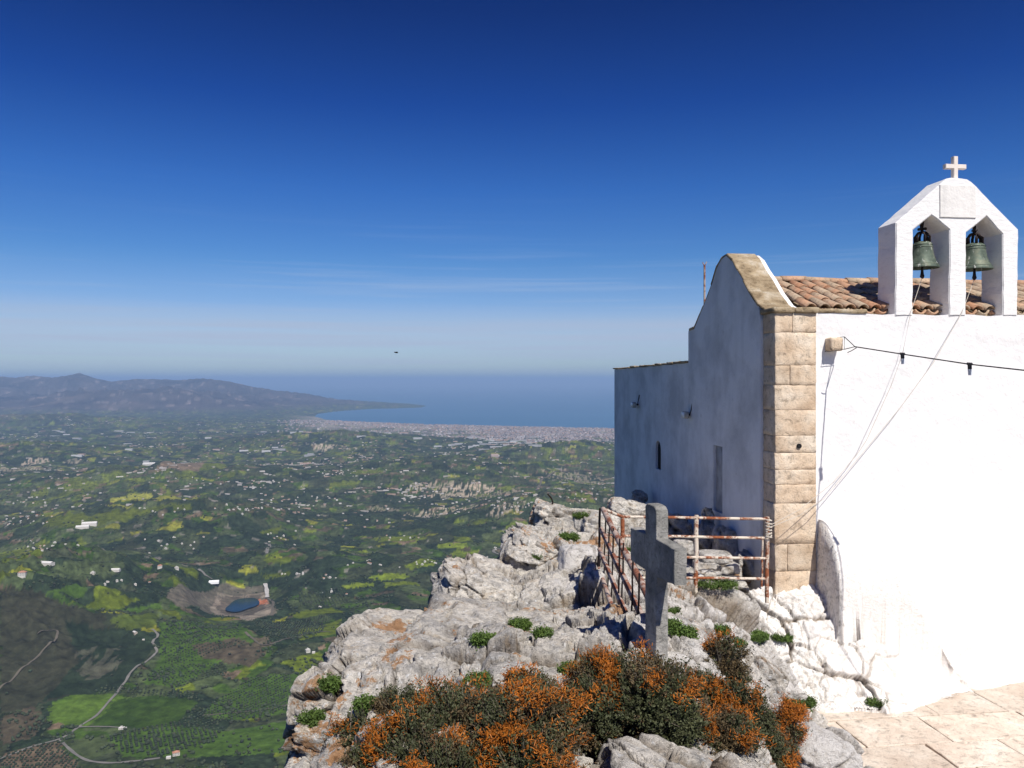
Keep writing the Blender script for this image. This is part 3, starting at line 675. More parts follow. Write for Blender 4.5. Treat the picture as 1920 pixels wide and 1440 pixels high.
# whitewashed fillet where the coping meets the roof
fl = [Gp(*p) for p in [(1442, 584), (1427, 574), (1411, 550), (1399, 527), (1387, 508), (1377, 489), (1367.5, 480)]]
ol = [(v, z + .012) for v, z in fl] + [(v + .02, z - .12) for v, z in fl[::-1]]
prism('roof_fillet', ol, .347, .40, 'G', M_PLASTER, chapel, bev=0)
# quoin stones of the corner pier
QY = [586, 623, 684.5, 722, 769, 817, 849, 881, 909, 944, 1021, 1072, 1160]
QV = [.42, 0, .36, 0, 0, .0, 0, 0, 0, .0, .30, 0]
for i, (y0, y1) in enumerate(zip(QY, QY[1:])):
    z1, z0 = (HZ - y0) / F * 9, (HZ - y1) / F * 9; g = .0018; pr = .003 * ((i * 7) % 3 - 1)
    if QV[i]:
        us = UQ * QV[i]
        rough_box('quoin_stone', (0 + pr, -.004 + pr, z0 + g), (us - g, VS, z1 - g), M_QUOIN, chapel, 6, .003, .004, i)
        rough_box('quoin_stone', (us + g, -.008, z0 + g), (UQ - g, VS - .03, z1 - g), M_QUOIN, chapel, 6, .003, .004, i + 50)
    else:
        rough_box('quoin_stone', (0 + pr, -.006 - pr, z0 + g), (UQ - g, VS, z1 - g), M_QUOIN, chapel, 6, .003, .004, i)
rough_box('pier_core', (.008, .004, ZB), (UQ, .33, ZT - .02), M_QUOIN, chapel, 2, .002, .005, 3)
for i, (a, b_) in enumerate([(-.03, .22), (.226, UQ + .02), (UQ + .026, UQ + .62)]):
    rough_box('cornice_stone', (a, -.045 if i < 2 else -.004, ZT - .005), (b_, .34, ZT + .055 - .01 * (i == 2)), M_COPING, chapel, 4, .004, .010, 80 + i)
# near-black disc on the pier, standing for the shade inside a putlog hole
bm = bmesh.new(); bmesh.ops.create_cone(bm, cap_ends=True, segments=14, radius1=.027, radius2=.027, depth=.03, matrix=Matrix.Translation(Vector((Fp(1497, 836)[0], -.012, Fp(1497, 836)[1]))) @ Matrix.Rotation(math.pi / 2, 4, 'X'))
from_bm('putlog_hole_shade', bm, M_DARK, chapel)
# body behind the walls keeps the light out
V_R = 2.5
bm = bmesh.new(); bmesh.ops.create_cube(bm, size=1)
for v in bm.verts: v.co = Vector((.36 + (v.co.x + .5) * (UEND - .38), .36 + (v.co.y + .5) * (VF - .42), ZB + (v.co.z + .5) * (.5 - ZB)))
from_bm('nave_wall', bm, M_PLASTER_OLD, chapel)
ol = [(.36, ZB), (VF - .04, ZB), (VF - .04, .5), (1.31, 1.05), (.36, .5)]
prism('end_gable', ol, UEND - .3, UEND + .02, 'G', M_PLASTER, chapel)
# slit windows in recesses: reveals and a dark pane
def recess(name, px0, px1, py0, py1, depth=.09, arch=False, u=-.012, glass=True):
    v0, z1 = Gp(px1, py0, u); v1, _ = Gp(px0, py0, u); z0 = Gp((px0 + px1) / 2, py1, u)[1]; z1 = Gp((px0 + px1) / 2, py0, u)[1]
    return v0, v1, z0, z1
def cut_window(wall, v0, v1, z0, z1, u0, depth, arch=False):
    bm = bmesh.new(); pts = [(v0, z0), (v1, z0), (v1, z1), (v0, z1)]
    if arch:
        c = (v0 + v1) / 2; r = (v1 - v0) / 2; pts = [(v0, z0), (v1, z0)] + [(c + r * math.cos(a), z1 - r + r * math.sin(a)) for a in np.linspace(0, math.pi, 9)]
    A = [bm.verts.new((u0 - .1, *p)) for p in pts]; B = [bm.verts.new((u0 + depth, *p)) for p in pts]; n = len(pts)
    bm.faces.new(A); bm.faces.new(B[::-1])
    for i in range(n): bm.faces.new((A[i], A[(i + 1) % n], B[(i + 1) % n], B[i]))
    bmesh.ops.recalc_face_normals(bm, faces=bm.faces)
    me = bpy.data.meshes.new('cut'); bm.to_mesh(me); bm.free(); c = bpy.data.objects.new('cut', me); COL.objects.link(c); c.parent = chapel
    mod = wall.modifiers.new('cut', 'BOOLEAN'); mod.object = c; mod.operation = 'DIFFERENCE'; mod.solver = 'EXACT'
    bpy.context.view_layer.update(); dg = bpy.context.evaluated_depsgraph_get()
    nm = bpy.data.meshes.new_from_object(wall.evaluated_get(dg)); wall.modifiers.clear(); wall.data = nm
    bpy.data.objects.remove(c)
r1 = recess('', 1340, 1357, 836, 960); cut_window(gw, *r1, -.03, .10)
rough_box('window_filling', (.012, r1[0], r1[2]), (.06, r1[1], r1[3]), simple_mat('grey mortar filling', (.36, .36, .37), .9, 0, .3, 6), chapel, 4, .004, .004, 5)
# side room: lower flat-roofed volume at the far end
VE = Gp(1153, 700)[0]
zr0, zr1 = Gp(1294, 680)[1], Gp(1153, 693)[1]
so = [(VF + .004, ZB), (VE, ZB), (VE, zr1)] + [(VE + (VF - VE) * t + .02, zr1 + (zr0 - zr1) * t + .008 * math.sin(t * 37)) for t in np.linspace(.06, .94, 14)] + [(VF + .004, zr0)]
sr = prism('side_room', so, -.012, 3.2, 'G', M_PLASTER_OLD, chapel, bev=.006)
r2 = recess('', 1229, 1239, 826, 880); cut_window(sr, *r2, -.012, .16, True)
wf = rough_box('window', (.03, r2[0], r2[2]), (.05, r2[1], r2[3]), M_DARK, chapel, 1, 0, .004, 5)
rough_box('window_bar', (.012, (r2[0] + r2[1]) / 2 - .01, r2[2]), (.024, (r2[0] + r2[1]) / 2 + .01, r2[3]), M_IRON, wf, 1, 0, .002).parent = chapel
rndc = random.Random(5)
n_ = 14
for i in range(n_):
    t0, t1 = i / n_, (i + 1) / n_; va, vb = VF + .03 + (VE - VF) * t0, VF + .02 + (VE - VF) * t1 + (.03 if i == n_ - 1 else 0); zz = zr0 + (zr1 - zr0) * (t0 + t1) / 2
    rough_box('roof_edge_stone', (-.035 - rndc.uniform(0, .02), va + .004, zz + .004), (.30, vb - .004, zz + .020 + rndc.uniform(0, .016)), M_COPING, chapel, 3, .006, .008, 200 + i)
# ---- tiled roof: every tile in view its own piece
roof = empty('roof', (0, 0, 0)); roof.parent = chapel
RV0, RZ0, RV1, RZ1 = .20, ZT + .045, 1.33, 1.21
slope = math.atan2(RZ1 - RZ0, RV1 - RV0); SL = math.hypot(RV1 - RV0, RZ1 - RZ0)
def tile_mesh(name, L, r0, r1, th, arc=150):
    n = 7; V = []; 
    for (y, r) in ((0, r0), (L * .5, (r0 + r1) / 2 + .001), (L, r1)):
        for k in range(n):
            a = math.radians(90 - arc / 2 + arc * k / (n - 1)); V.append((r * math.cos(a), y, r * math.sin(a)))
        for k in range(n):
            a = math.radians(90 - arc / 2 + arc * k / (n - 1)); V.append(((r - th) * math.cos(a), y, (r - th) * math.sin(a)))
    Q = []
    for s in range(2):
        b0 = s * 2 * n; b1 = b0 + 2 * n
        for k in range(n - 1): Q += [(b0 + k, b0 + k + 1, b1 + k + 1, b1 + k), (b0 + n + k + 1, b0 + n + k, b1 + n + k, b1 + n + k + 1)]
        Q += [(b0, b1, b1 + n, b0 + n), (b0 + n - 1, b0 + 2 * n - 1, b1 + 2 * n - 1, b1 + n - 1)]
    for b0 in (0, 4 * n):
        for k in range(n - 1): Q.append((b0 + k, b0 + k + 1, b0 + n + k + 1, b0 + n + k) if b0 else (b0 + k, b0 + n + k, b0 + n + k + 1, b0 + k + 1))
    o = mesh_np(name, V, np.array(Q), M_TILE); me = o.data; bpy.data.objects.remove(o); return me
T_L = .34; tm = tile_mesh('roof_tile', T_L, .076, .064, .016); rm = tile_mesh('ridge_tile', .345, .085, .078, .016, 170)
rnt = random.Random(11); W_T = .160; VISU = 4.5
def put_tile(me, u, s, lift, flip, mirror=False, par=None):
    c, s_ = math.cos(slope), math.sin(slope)
    o = bpy.data.objects.new('roof_tile', me); COL.objects.link(o); o.parent = roof
    v = RV0 + s * c; z = RZ0 + s * s_ + lift
    o.location = (u + rnt.uniform(-.006, .006), v, z)
    o.rotation_euler = (slope + rnt.uniform(-.03, .03), (math.pi if flip else 0) + rnt.uniform(-.08, .08), rnt.uniform(-.04, .04))
    return o
stuff_tiles = []
ncol = int((UEND - .42) / W_T); nrow = 4; st = SL / nrow * .965
for j in range(ncol):
    u = .42 + (j + .5) * W_T
    for r in range(nrow):
        s = -.06 + r * st
        ch = put_tile(tm, u + W_T / 2, s, .062 - .006 + r * .004, True); cv = put_tile(tm, u, s + .0, .012 + .012 + r * .006, False)
        ch.scale = (1, 1, 1)
        if u > VISU: stuff_tiles += [ch, cv]
def join_stuff(objs, name, mat, parent, mats=None):
    bpy.context.view_layer.update(); Vs, Qs, n = [], [], 0; inv = parent.matrix_world.inverted() if parent else Matrix()
    for o in objs:
        me = o.data; M = np.array(inv @ o.matrix_world); co = np.empty(len(me.vertices) * 3); me.vertices.foreach_get('co', co); co = co.reshape(-1, 3)
        Vs.append(co @ M[:3, :3].T + M[:3, 3]); q = np.empty(len(me.loops), dtype=np.int32); me.loops.foreach_get('vertex_index', q); Qs.append(q.reshape(-1, 4) + n); n += len(co)
    for o in objs: bpy.data.objects.remove(o)
    return props(mesh_np(name, np.concatenate(Vs), np.concatenate(Qs), mat, parent), kind='stuff')
# the far slope and the part beyond the picture
for j in range(0, ncol):
    u = .42 + (j + .5) * W_T
    for r in range(nrow):
        for flip in (0, 1):
            o = bpy.data.objects.new('roof_tile', tm); COL.objects.link(o); o.parent = roof
            s = -.06 + r * st; o.location = (u + flip * W_T / 2, 2 * RV1 - (RV0 + s * math.cos(slope)), RZ0 + s * math.sin(slope) + (.056 if flip else .024)); o.rotation_euler = (slope, math.pi if flip else 0, 0)
            M3 = Matrix.Rotation(math.pi, 3, 'Z') @ Matrix.Rotation(slope, 3, 'X')
            o.rotation_euler = (M3 @ Matrix.Rotation(math.pi, 3, 'Y') if flip else M3).to_euler()
            stuff_tiles.append(o)
join_stuff(stuff_tiles, 'roof_tile_field', M_TILE, roof)
u = .40; k = 0
while u < UEND:
    o = bpy.data.objects.new('ridge_tile', rm); COL.objects.link(o); o.parent = roof
    o.location = (u, RV1, RZ1 + .045 + .014 * rnt.random()); o.rotation_euler = (.0 + rnt.uniform(-.03, .03), rnt.uniform(-.04, .04) , -math.pi / 2 + rnt.uniform(-.03, .03)); o.scale = (1, 1, 1)
    u += .30; k += 1
# boards under the tiles
ol = [(RV0 - .02, RZ0 - .03), (RV1, RZ1 - .05), (2 * RV1 - RV0 + .02, RZ0 - .03), (2 * RV1 - RV0, RZ0 - .4), (RV0 + .05, RZ0 - .4)]
prism('roof_bed', ol, .352, UEND, 'G', M_COPING, roof, bev=0)
ol = [(.335, ZT - .12), (.36, ZT - .12)]
# ---- bell gable
BF = lambda x, y: Fp(x, y, 0.0)
bo = [(1679, 592), (1680, 417), (1774, 335), (1783, 333), (1797, 333.5), (1814, 336), (1822, 341), (1909.5, 430), (1908, 592), (1880.5, 592), (1880, 438), (1850, 405), (1812, 435.5), (1811.5, 592), (1780, 592), (1780.5, 430), (1747, 403), (1712, 431), (1711.5, 592)]
bo = [BF(*p) for p in bo]; VB = Gp(1646, 500, Fp(1680, 500)[0])[0]
bel = prism('bell_gable', jitter(bo, .0045, .085, 4), .0, VB, 'F', M_BRUSH, chapel, bev=.009)
# inset plaque above the openings
pa, pb = BF(1761.5, 407.5), BF(1829, 349)
po = jitter([(pa[0], pa[1]), (pb[0], pa[1]), (pb[0] - .01, pb[1]), (pa[0], pb[1])], .002, .1, 6)
prism('plaque', po, -.014, .02, 'F', plaster('plaque plaster', (.78, .75, .72), .08), chapel, bev=.004)
# marble cross
mid = VB * .35; BM = lambda x, y: Fp(x, y, mid); cx, cz = BM(1789.5, 313); w = .026
bm = bmesh.new()
hh = BM(1790, 294)[1]; lo = BM(1790, 350)[1]; a0 = BM(1770.5, 313)[0]; a1 = BM(1809, 313)[0]
co = [(cx - w, lo), (cx + w, lo), (cx + w, cz - w), (a1, cz - w), (a1, cz + w), (cx + w, cz + w), (cx + w, hh), (cx - w, hh), (cx - w, cz + w), (a0, cz + w), (a0, cz - w), (cx - w, cz - w)]
prism('roof_cross', co, mid - .03, mid + .03, 'F', M_MARBLE, chapel, bev=.004)
# ---- bells hang in the openings
def bell(px, pyt, pyb, rpx, label, vv, yaw):
    u, zt = Fp(px, pyt, vv); _, zb = Fp(px, pyb, vv); Yd = W(u, vv, 0).y; r = rpx / F * Yd; H = zt - zb
    b_ = empty('church_bell', W(u, vv, zb), yaw); props(b_, label, 'bell', 'bells in the bell gable')
    prof = [(r * .93, .0), (r, .0), (r * 1.0, H * .05), (r * .90, H * .15), (r * .78, H * .30), (r * .68, H * .50), (r * .62, H * .72), (r * .585, H * .9), (r * .54, H * .97), (r * .40, H * 1.02), (r * .2, H * 1.05), (.002, H * 1.06)]
    lathe('bell_body', [(r * .50, H * .9), (r * .55, H * .7), (r * .62, H * .45), (r * .74, H * .22)] + prof, M_BRONZE, b_, 32)
    for zz, rr_ in ((.13, .925), (.80, .612), (.9, .595)):
        bm = bmesh.new(); n = 32; 
        tube(bm, [(r * rr_ * math.cos(2 * math.pi * k / n), r * rr_ * math.sin(2 * math.pi * k / n), H * zz) for k in range(n + 1)], r * .022, 5, False); from_bm('bell_moulding', bm, M_BRONZE, b_, True)
    bm = bmesh.new()
    for a in (0, math.pi / 3, 2 * math.pi / 3):
        x, y = math.cos(a) * r * .42, math.sin(a) * r * .42
        tube(bm, [(x, y, H * 1.0), (x * 1.05, y * 1.05, H * 1.22), (x * .55, y * .55, H * 1.38), (0, 0, H * 1.42), (-x * .55, -y * .55, H * 1.38), (-x * 1.05, -y * 1.05, H * 1.22), (-x, -y, H * 1.0)], r * .085, 6)
    from_bm('bell_crown', bm, M_IRON, b_, True)
    bm = bmesh.new(); tube(bm, [(0, 0, H * 1.35), (0, 0, H * 1.62), (.01, 0, H * 1.86)], r * .09, 6); tube(bm, [(-r * .32, 0, H * 1.5), (r * .32, 0, H * 1.56)], r * .10, 6)
    tube(bm, [(-r * .14, 0, H * 1.55), (-r * .12, .0, H * 1.88)], r * .05, 5); from_bm('hanging_iron', bm, M_IRON, b_, True)
    bm = bmesh.new(); tube(bm, [(0, 0, H * .9), (0, 0, H * .1), (0, 0, -H * .20), (.0, 0, -H * .32), (.01, 0, -H * .40)], .008, 7, True, [.008, .010, .018, .026, .010])
    from_bm('clapper', bm, M_IRON, b_, True)
    return b_, W(u, vv, zb - H * .36)
bl1, e1 = bell(1729, 455, 503, 29.5, 'green bronze bell with white streaks in the left opening of the bell gable', VB * .5, .4)
bl2, e2 = bell(1827, 458, 506, 31.0, 'green bronze bell with pale flecks in the right opening of the bell gable', VB * .45, 1.3)
# ---- bell ropes from the clappers over the wall top and down to the railing
def on_wall(px, py, off):      # point in front of the wall by off metres
    return W(Fp(px, py, -off)[0], -off, Fp(px, py, -off)[1])
rope_end = pt(1444, 985, 8.62)
r1p = [e1, W(Fp(1707, 588, -.03)[0], -.03, Fp(1707, 588, -.03)[1])] + [on_wall(x, y, o_) for x, y, o_ in [(1692, 665, .06), (1670, 725, .09), (1625, 825, .13), (1607, 852, .15), (1562, 905, .2), (1500, 955, .28)]] + [rope_end]
r2p = [e2, W(Fp(1803, 588, -.03)[0], -.03, Fp(1803, 588, -.03)[1])] + [on_wall(x, y, o_) for x, y, o_ in [(1750, 680, .08), (1690, 762, .13), (1607, 862, .2), (1545, 935, .25), (1500, 966, .3)]] + [rope_end + Vector((0, 0, -.02))]
props(tube_obj('bell_rope', r1p, .0032, M_ROPE, None, 6), 'thin pale rope falling from the left bell across the white wall to the railing', 'rope', 'bell ropes')
props(tube_obj('bell_rope', r2p, .0032, M_ROPE, None, 6), 'thin pale rope falling from the right bell across the white wall to the railing', 'rope', 'bell ropes')
# ---- projecting stone, cable and lamp sockets
su, sz = Fp(1569, 645, -.11)
rough_box('corbel_stone', (su - .072, -.12, sz - .075), (su + .072, .03, sz + .075), M_QUOIN, chapel, 5, .004, .014, 9)
wire = bmesh.new(); k_ = .079
for a, b_ in (((-1, 1), (1, 1)), ((1, 1), (1, -1)), ((1, -1), (-1, -1)), ((-1, -1), (-1, 1))): pass
ring = [W(su + k_, -.13, sz + .08), W(su + k_, -.13, sz - .06), W(su - k_, -.125, sz - .082), W(su - k_, .0, sz - .082), W(su + k_ * .9, .0, sz + .08), W(su + k_, -.13, sz + .08)]
cable = empty('festoon_cable', W(su + k_, -.17, sz)); props(cable, 'black cable with two lamp sockets tied to the projecting stone on the front wall', 'cable')
def addc(name, pts, r, mat, n=6):
    inv = cable.location; return tube_obj(name, [Vector(p) - inv for p in pts], r, mat, cable, n)
knot = pt(1603, 650, 8.72); P1 = pt(1692, 664, 8.1); P2 = pt(1818, 683, 7.35); P3 = pt(1990, 702, 6.5); P4 = pt(2300, 730, 5.5)
addc('tie_wire', ring, .004, M_CABLE); addc('tie_wire', [ring[0], knot], .0045, M_CABLE); addc('tie_wire', [ring[1], knot], .0045, M_CABLE); addc('loose_end', [knot, pt(1606, 652, 8.7), pt(1596, 658, 8.72), pt(1589, 661, 8.74)], .005, M_CABLE)
addc('cable', [knot, P1, P2, P3, P4], .0065, M_CABLE)
for P in (P1, P2):
    s = addc('lamp_socket', [P + Vector((0, 0, .012)), P + Vector((.002, 0, -.045))], .018, M_CABLE, 10)
    addc('lamp_clamp', [P + Vector((-.022, 0, .005)), P + Vector((.022, 0, .002))], .013, M_CABLE, 8)
    addc('bulb', [P + Vector((.003, 0, -.045)), P + Vector((.006, 0, -.066)), P + Vector((.008, 0, -.088)), P + Vector((.009, 0, -.10))], .02, M_GLASS, 10).data
# ---- floodlights on the shaded wall
def flood(px, py, label):
    v, z = Gp(px, py, -.08); f = empty('floodlight', W(-.015, v, z), TH); props(f, label, 'floodlight', 'floodlights on the shaded side wall')
    rough_box('lamp_housing', (-.115, -.075, -.05), (-.05, .075, .05), M_STEEL, f, 1, 0, .012); rough_box('lamp_glass', (-.121, -.062, -.04), (-.1155, .062, .04), M_GLASS, f, 1, 0, .002)
    rough_box('wall_bracket', (-.05, -.02, -.012), (0.0, .02, .012), M_IRON, f, 1, 0, .003); tube_obj('lamp_cable', [(-.03, -.03, 0), (-.02, -.08, .08), (-.006, -.09, .18)], .009, M_CABLE, f, 6); return f
flood(1190, 759, 'small boxy floodlight on the shaded wall of the low side room, far from the gable'); flood(1287, 778, 'small boxy floodlight at the seam between side room and gable wall')
# ---- thin mast behind the gable
mv = pt(1321, 570, 12.6); mast = empty('antenna_mast', (mv.x, mv.y, .15)); props(mast, 'thin rusty antenna mast standing behind the curved gable', 'mast')
tube_obj('pole', [(0, 0, 0), (0, 0, (HZ - 497) / F * 12.6 - .15)], .016, M_RUST2, mast); zt = (HZ - 492) / F * 12.6 - .15
tube_obj('prong', [(0, 0, zt - .06), (-.03, 0, zt)], .008, M_RUST2, mast, 6); tube_obj('prong', [(0, 0, zt - .06), (.035, 0, zt + .01)], .008, M_RUST2, mast, 6)
# ================================================================== the summit rock
# points seen in the photograph (column, row, metres away) that the bare rock passes through
RP = [(1300, 1118, 8.4), (1440, 1134, 8.9), (1490, 1146, 8.95), (1380, 1095, 9.0), (1167, 1088, 8.5), (1126, 1080, 8.0), (1100, 1120, 7.6), (1100, 1060, 8.6), (1080, 1000, 10.0), (1235, 1204, 5.4), (1260, 1190, 5.9),
      (1300, 1165, 6.9), (1380, 1160, 7.6), (1400, 1205, 7.2), (1350, 1200, 6.3), (1440, 1200, 7.9), (1480, 1240, 7.8), (1430, 1270, 7.1), (1470, 1318, 7.2), (1400, 1330, 6.0), (1250, 1310, 4.6), (1180, 1270, 5.0), (1120, 1240, 5.3), (1060, 1290, 4.7),
      (960, 1250, 5.2), (900, 1280, 5.0), (1000, 1200, 6.0), (1050, 1160, 6.8), (1000, 1120, 7.8), (930, 1150, 7.6), (860, 1180, 6.9), (760, 1225, 6.3), (700, 1262, 5.8), (640, 1305, 5.3), (580, 1340, 5.0), (560, 1430, 4.5), (650, 1400, 4.2), (750, 1380, 4.0),
      (900, 1400, 3.8), (1050, 1500, 3.4), (1250, 1520, 3.6), (1380, 1440, 4.4), (1450, 1420, 5.0), (1050, 1060, 9.2), (1000, 1030, 10.3), (1040, 960, 12.0), (1100, 965, 11.8), (1140, 955, 12.2), (1200, 975, 11.5), (1160, 1030, 10.0), (1250, 1010, 10.8),
      (1330, 1050, 10.0), (1400, 1080, 9.6), (1180, 950, 14.0), (1560, 1420, 6.3), (1500, 1400, 6.0), (900, 1110, 8.6), (820, 1150, 7.7), (600, 1500, 3.6), (1000, 1700, 2.2), (1400, 1700, 2.6)]
RP += [(520, 1500, 3.9), (545, 1420, 4.7), (555, 1320, 5.6), (572, 1275, 6.1), (612, 1250, 6.5), (665, 1218, 7.0), (725, 1186, 7.6), (805, 1152, 8.4), (865, 1100, 9.2), (935, 1065, 10.2), (990, 1005, 11.4), (1040, 965, 12.4), (1120, 965, 13.4), (1160, 955, 15.)]
RPW = [tuple(pt(*p)) for p in RP]
for u, v, z in [(.3, -.9, -3.30), (.0, -.8, -3.28), (.8, -1.3, -3.62), (1.5, -1.4, -3.62), (.4, -1.9, -3.62), (1.2, -2.6, -3.62), (2.5, -2.2, -3.62), (3.5, -1, -3.62), (2.2, -.2, -3.62), (1.0, .1, -2.9), (.6, -3.2, -3.62), (3, -4, -3.62), (5, -4, -3.62), (5, 0, -3.62), (1.0, -4.4, -3.6)]:
    p = W(u, v, z); RPW.append((p.x, p.y, z))
RPW = np.array(RPW)
def tps_fit(P, lam=.004):
    n = len(P); d = np.hypot(P[:, None, 0] - P[None, :, 0], P[:, None, 1] - P[None, :, 1]); K = np.where(d > 0, d * d * np.log(d + 1e-12), 0) + lam * n * np.eye(n) * .05
    Q = np.column_stack([np.ones(n), P[:, :2]]); A = np.block([[K, Q], [Q.T, np.zeros((3, 3))]]); s = np.linalg.solve(A, np.concatenate([P[:, 2], np.zeros(3)])); return s
TPS = tps_fit(RPW)
def tps(X, Y):
    out = TPS[-3] + TPS[-2] * X + TPS[-1] * Y
    for (a, b_, _), w in zip(RPW, TPS[:-3]):
        d2 = (X - a) ** 2 + (Y - b_) ** 2; out = out + w * .5 * d2 * np.log(d2 + 1e-12)
    return out
# the lip of the cliff in plan (left side), from the skyline of the rock in the photograph
EDGE = [tuple(pt(*p))[:2] for p in [(480, 1700, 2.4), (520, 1500, 3.9), (535, 1400, 4.7), (540, 1300, 5.6), (560, 1250, 6.1), (600, 1228, 6.5), (655, 1178, 7.0), (720, 1142, 7.6), (800, 1118, 8.5), (860, 1075, 9.3), (930, 1040, 10.4), (985, 985, 11.6), (1035, 950, 12.6), (1120, 950, 13.6), (1160, 935, 15.5), (1150, 930, 19)]]
EDGE_POLY = EDGE + [(30, 19), (30, 0.0), (EDGE[0][0], 0.0)]
def rock_relief(P, amp=1.0):
    """angular weathered limestone: tilted facets at three sizes with open joints"""
    Q = np.array(P, dtype=float); Q = Q + .11 * np.stack([pnoise(Q, 1.3, 3), pnoise(Q, 1.3, 4), pnoise(Q, 1.3, 5)], 1) + .025 * np.stack([pnoise(Q, 6, 13), pnoise(Q, 6, 14), pnoise(Q, 6, 15)], 1)
    R = Q @ np.array([[.86, .18, .48], [-.10, .98, -.17], [-.50, .09, .86]]); R = R * np.array([1.0, .8, 1.7])
    h1, e1 = facets(R, .58, 5, 1.3); h2, e2 = facets(R, 1.6, 6, 1.4); h3, e3 = facets(R, 4.4, 7, 1.5); h4, e4 = facets(R, 12.5, 8, 1.5)
    crack = np.minimum(sst(0, .03, e1), 1); crack2 = sst(0, .04, e2)
    f = fbm(Q, 2.2, 5, 9, .5)
    d = .18 * h1 + .075 * h2 + .030 * h3 + .011 * h4 + .018 * f + .006 * fbm(Q, 12, 3, 19, .6, True) - .10 * (1 - crack) - .05 * (1 - crack2) - .014 * (1 - sst(0, .12, e3)) - .03
    ck = np.clip((1 - crack) * .9 + (1 - crack2) * .7 + (1 - sst(0, .10, e3)) * .35, 0, 1)
    return d * amp, ck
def bedrock():
    az = np.arctan(np.concatenate([np.linspace(-620, -420, 16)[:-1], np.linspace(-440, 700, 760), np.linspace(720, 1500, 30)]) / F); nc = len(az)
    R = np.geomspace(1.7, 22, 800); A, RR = np.meshgrid(az, R); Y = RR; X = RR * np.tan(A); X = X.ravel(); Y = Y.ravel()
    Z0 = tps(X, Y) - .07; Z0 = np.clip(Z0, -3.75, -1.2)
    P = np.stack([X, Y, Z0], 1)
    wob = .16 * fbm(np.stack([X, Y, X * 0], 1), 1.1, 3, 71)
    d = seg_dist(X, Y, EDGE); inside = in_poly(X, Y, EDGE_POLY); sd = np.where(inside, d, -d) + wob
    fall = np.where(sd < 0, -sd * 10., 0) + np.where(sd < .35, (.35 - np.clip(sd, 0, .35)) ** 2 * 1.4, 0)
    lay = np.where(sd < -.2, .12 * fbm(np.stack([X, Y, Z0 - fall], 1), .9, 4, 81, .5, True), 0)
    Z1 = Z0 - fall + lay
    P[:, 2] = Z1
    # normals of the smooth sheet
    G = P.reshape(len(R), nc, 3); gu = np.gradient(G, axis=1); gv = np.gradient(G, axis=0); Nn = np.cross(gu, gv).reshape(-1, 3); Nn /= np.linalg.norm(Nn, axis=1)[:, None] + 1e-12; Nn *= np.sign(Nn[:, 2:3] + 1e-9)
    u, v = toUV(X, Y); paved = sst(-.1, .35, u - np.clip((v + 1.1) * 0, 0, 0)) * sst(-.55, -1.0, v) ; calm = 1 - .93 * (Z0 < -3.45)
    h, ck = rock_relief(P, 1.0); P = P + Nn * (h * calm)[:, None]
    P[:, 2] = np.where((Z0 < -3.42), np.minimum(P[:, 2], -3.45), P[:, 2])
    # lime paint splashed over the rock below the chapel and beside the cross
    px = X / Y * F + 960; py = HZ - P[:, 2] / Y * F
    wash = np.zeros(len(X))
    ux, vy = u, v
    wash = np.maximum(wash, sst(-.45, .4, u) * sst(-1.9, -.6, v) * .9)
    def blob(cx, cy, r): return 1 - sst(.6, 1.5, np.hypot(X - cx, Y - cy) / r)
    for p, r in [((1245, 1225, 5.1), .42), ((1310, 1150, 7.4), .6), ((1400, 1165, 7.8), .6), ((1075, 1075, 8.2), .33), ((1110, 1150, 7.1), .35), ((1160, 1120, 7.6), .4), ((1470, 1160, 8.6), .7), ((1450, 1250, 7.7), .5), ((1060, 1020, 9.2), .3)]:
        q = pt(*p); wash = np.maximum(wash, blob(q.x, q.y, r) * .52)
    i = np.arange(len(R) - 1)[:, None] * nc + np.arange(nc - 1)[None]; q = np.stack([i, i + 1, i + 1 + nc, i + nc], -1).reshape(-1, 4)
    o = mesh_np('summit_rock', P, q, M_ROCK, attrs={'crack': ('f', ck), 'wash': ('f', wash)})
    return props(o, kind='structure'), P
bed, BP = bedrock()
_bx = {}
def bed_z(x, y):
    k = np.argmin((BP[:, 0] - x) ** 2 + (BP[:, 1] - y) ** 2); return BP[k, 2]

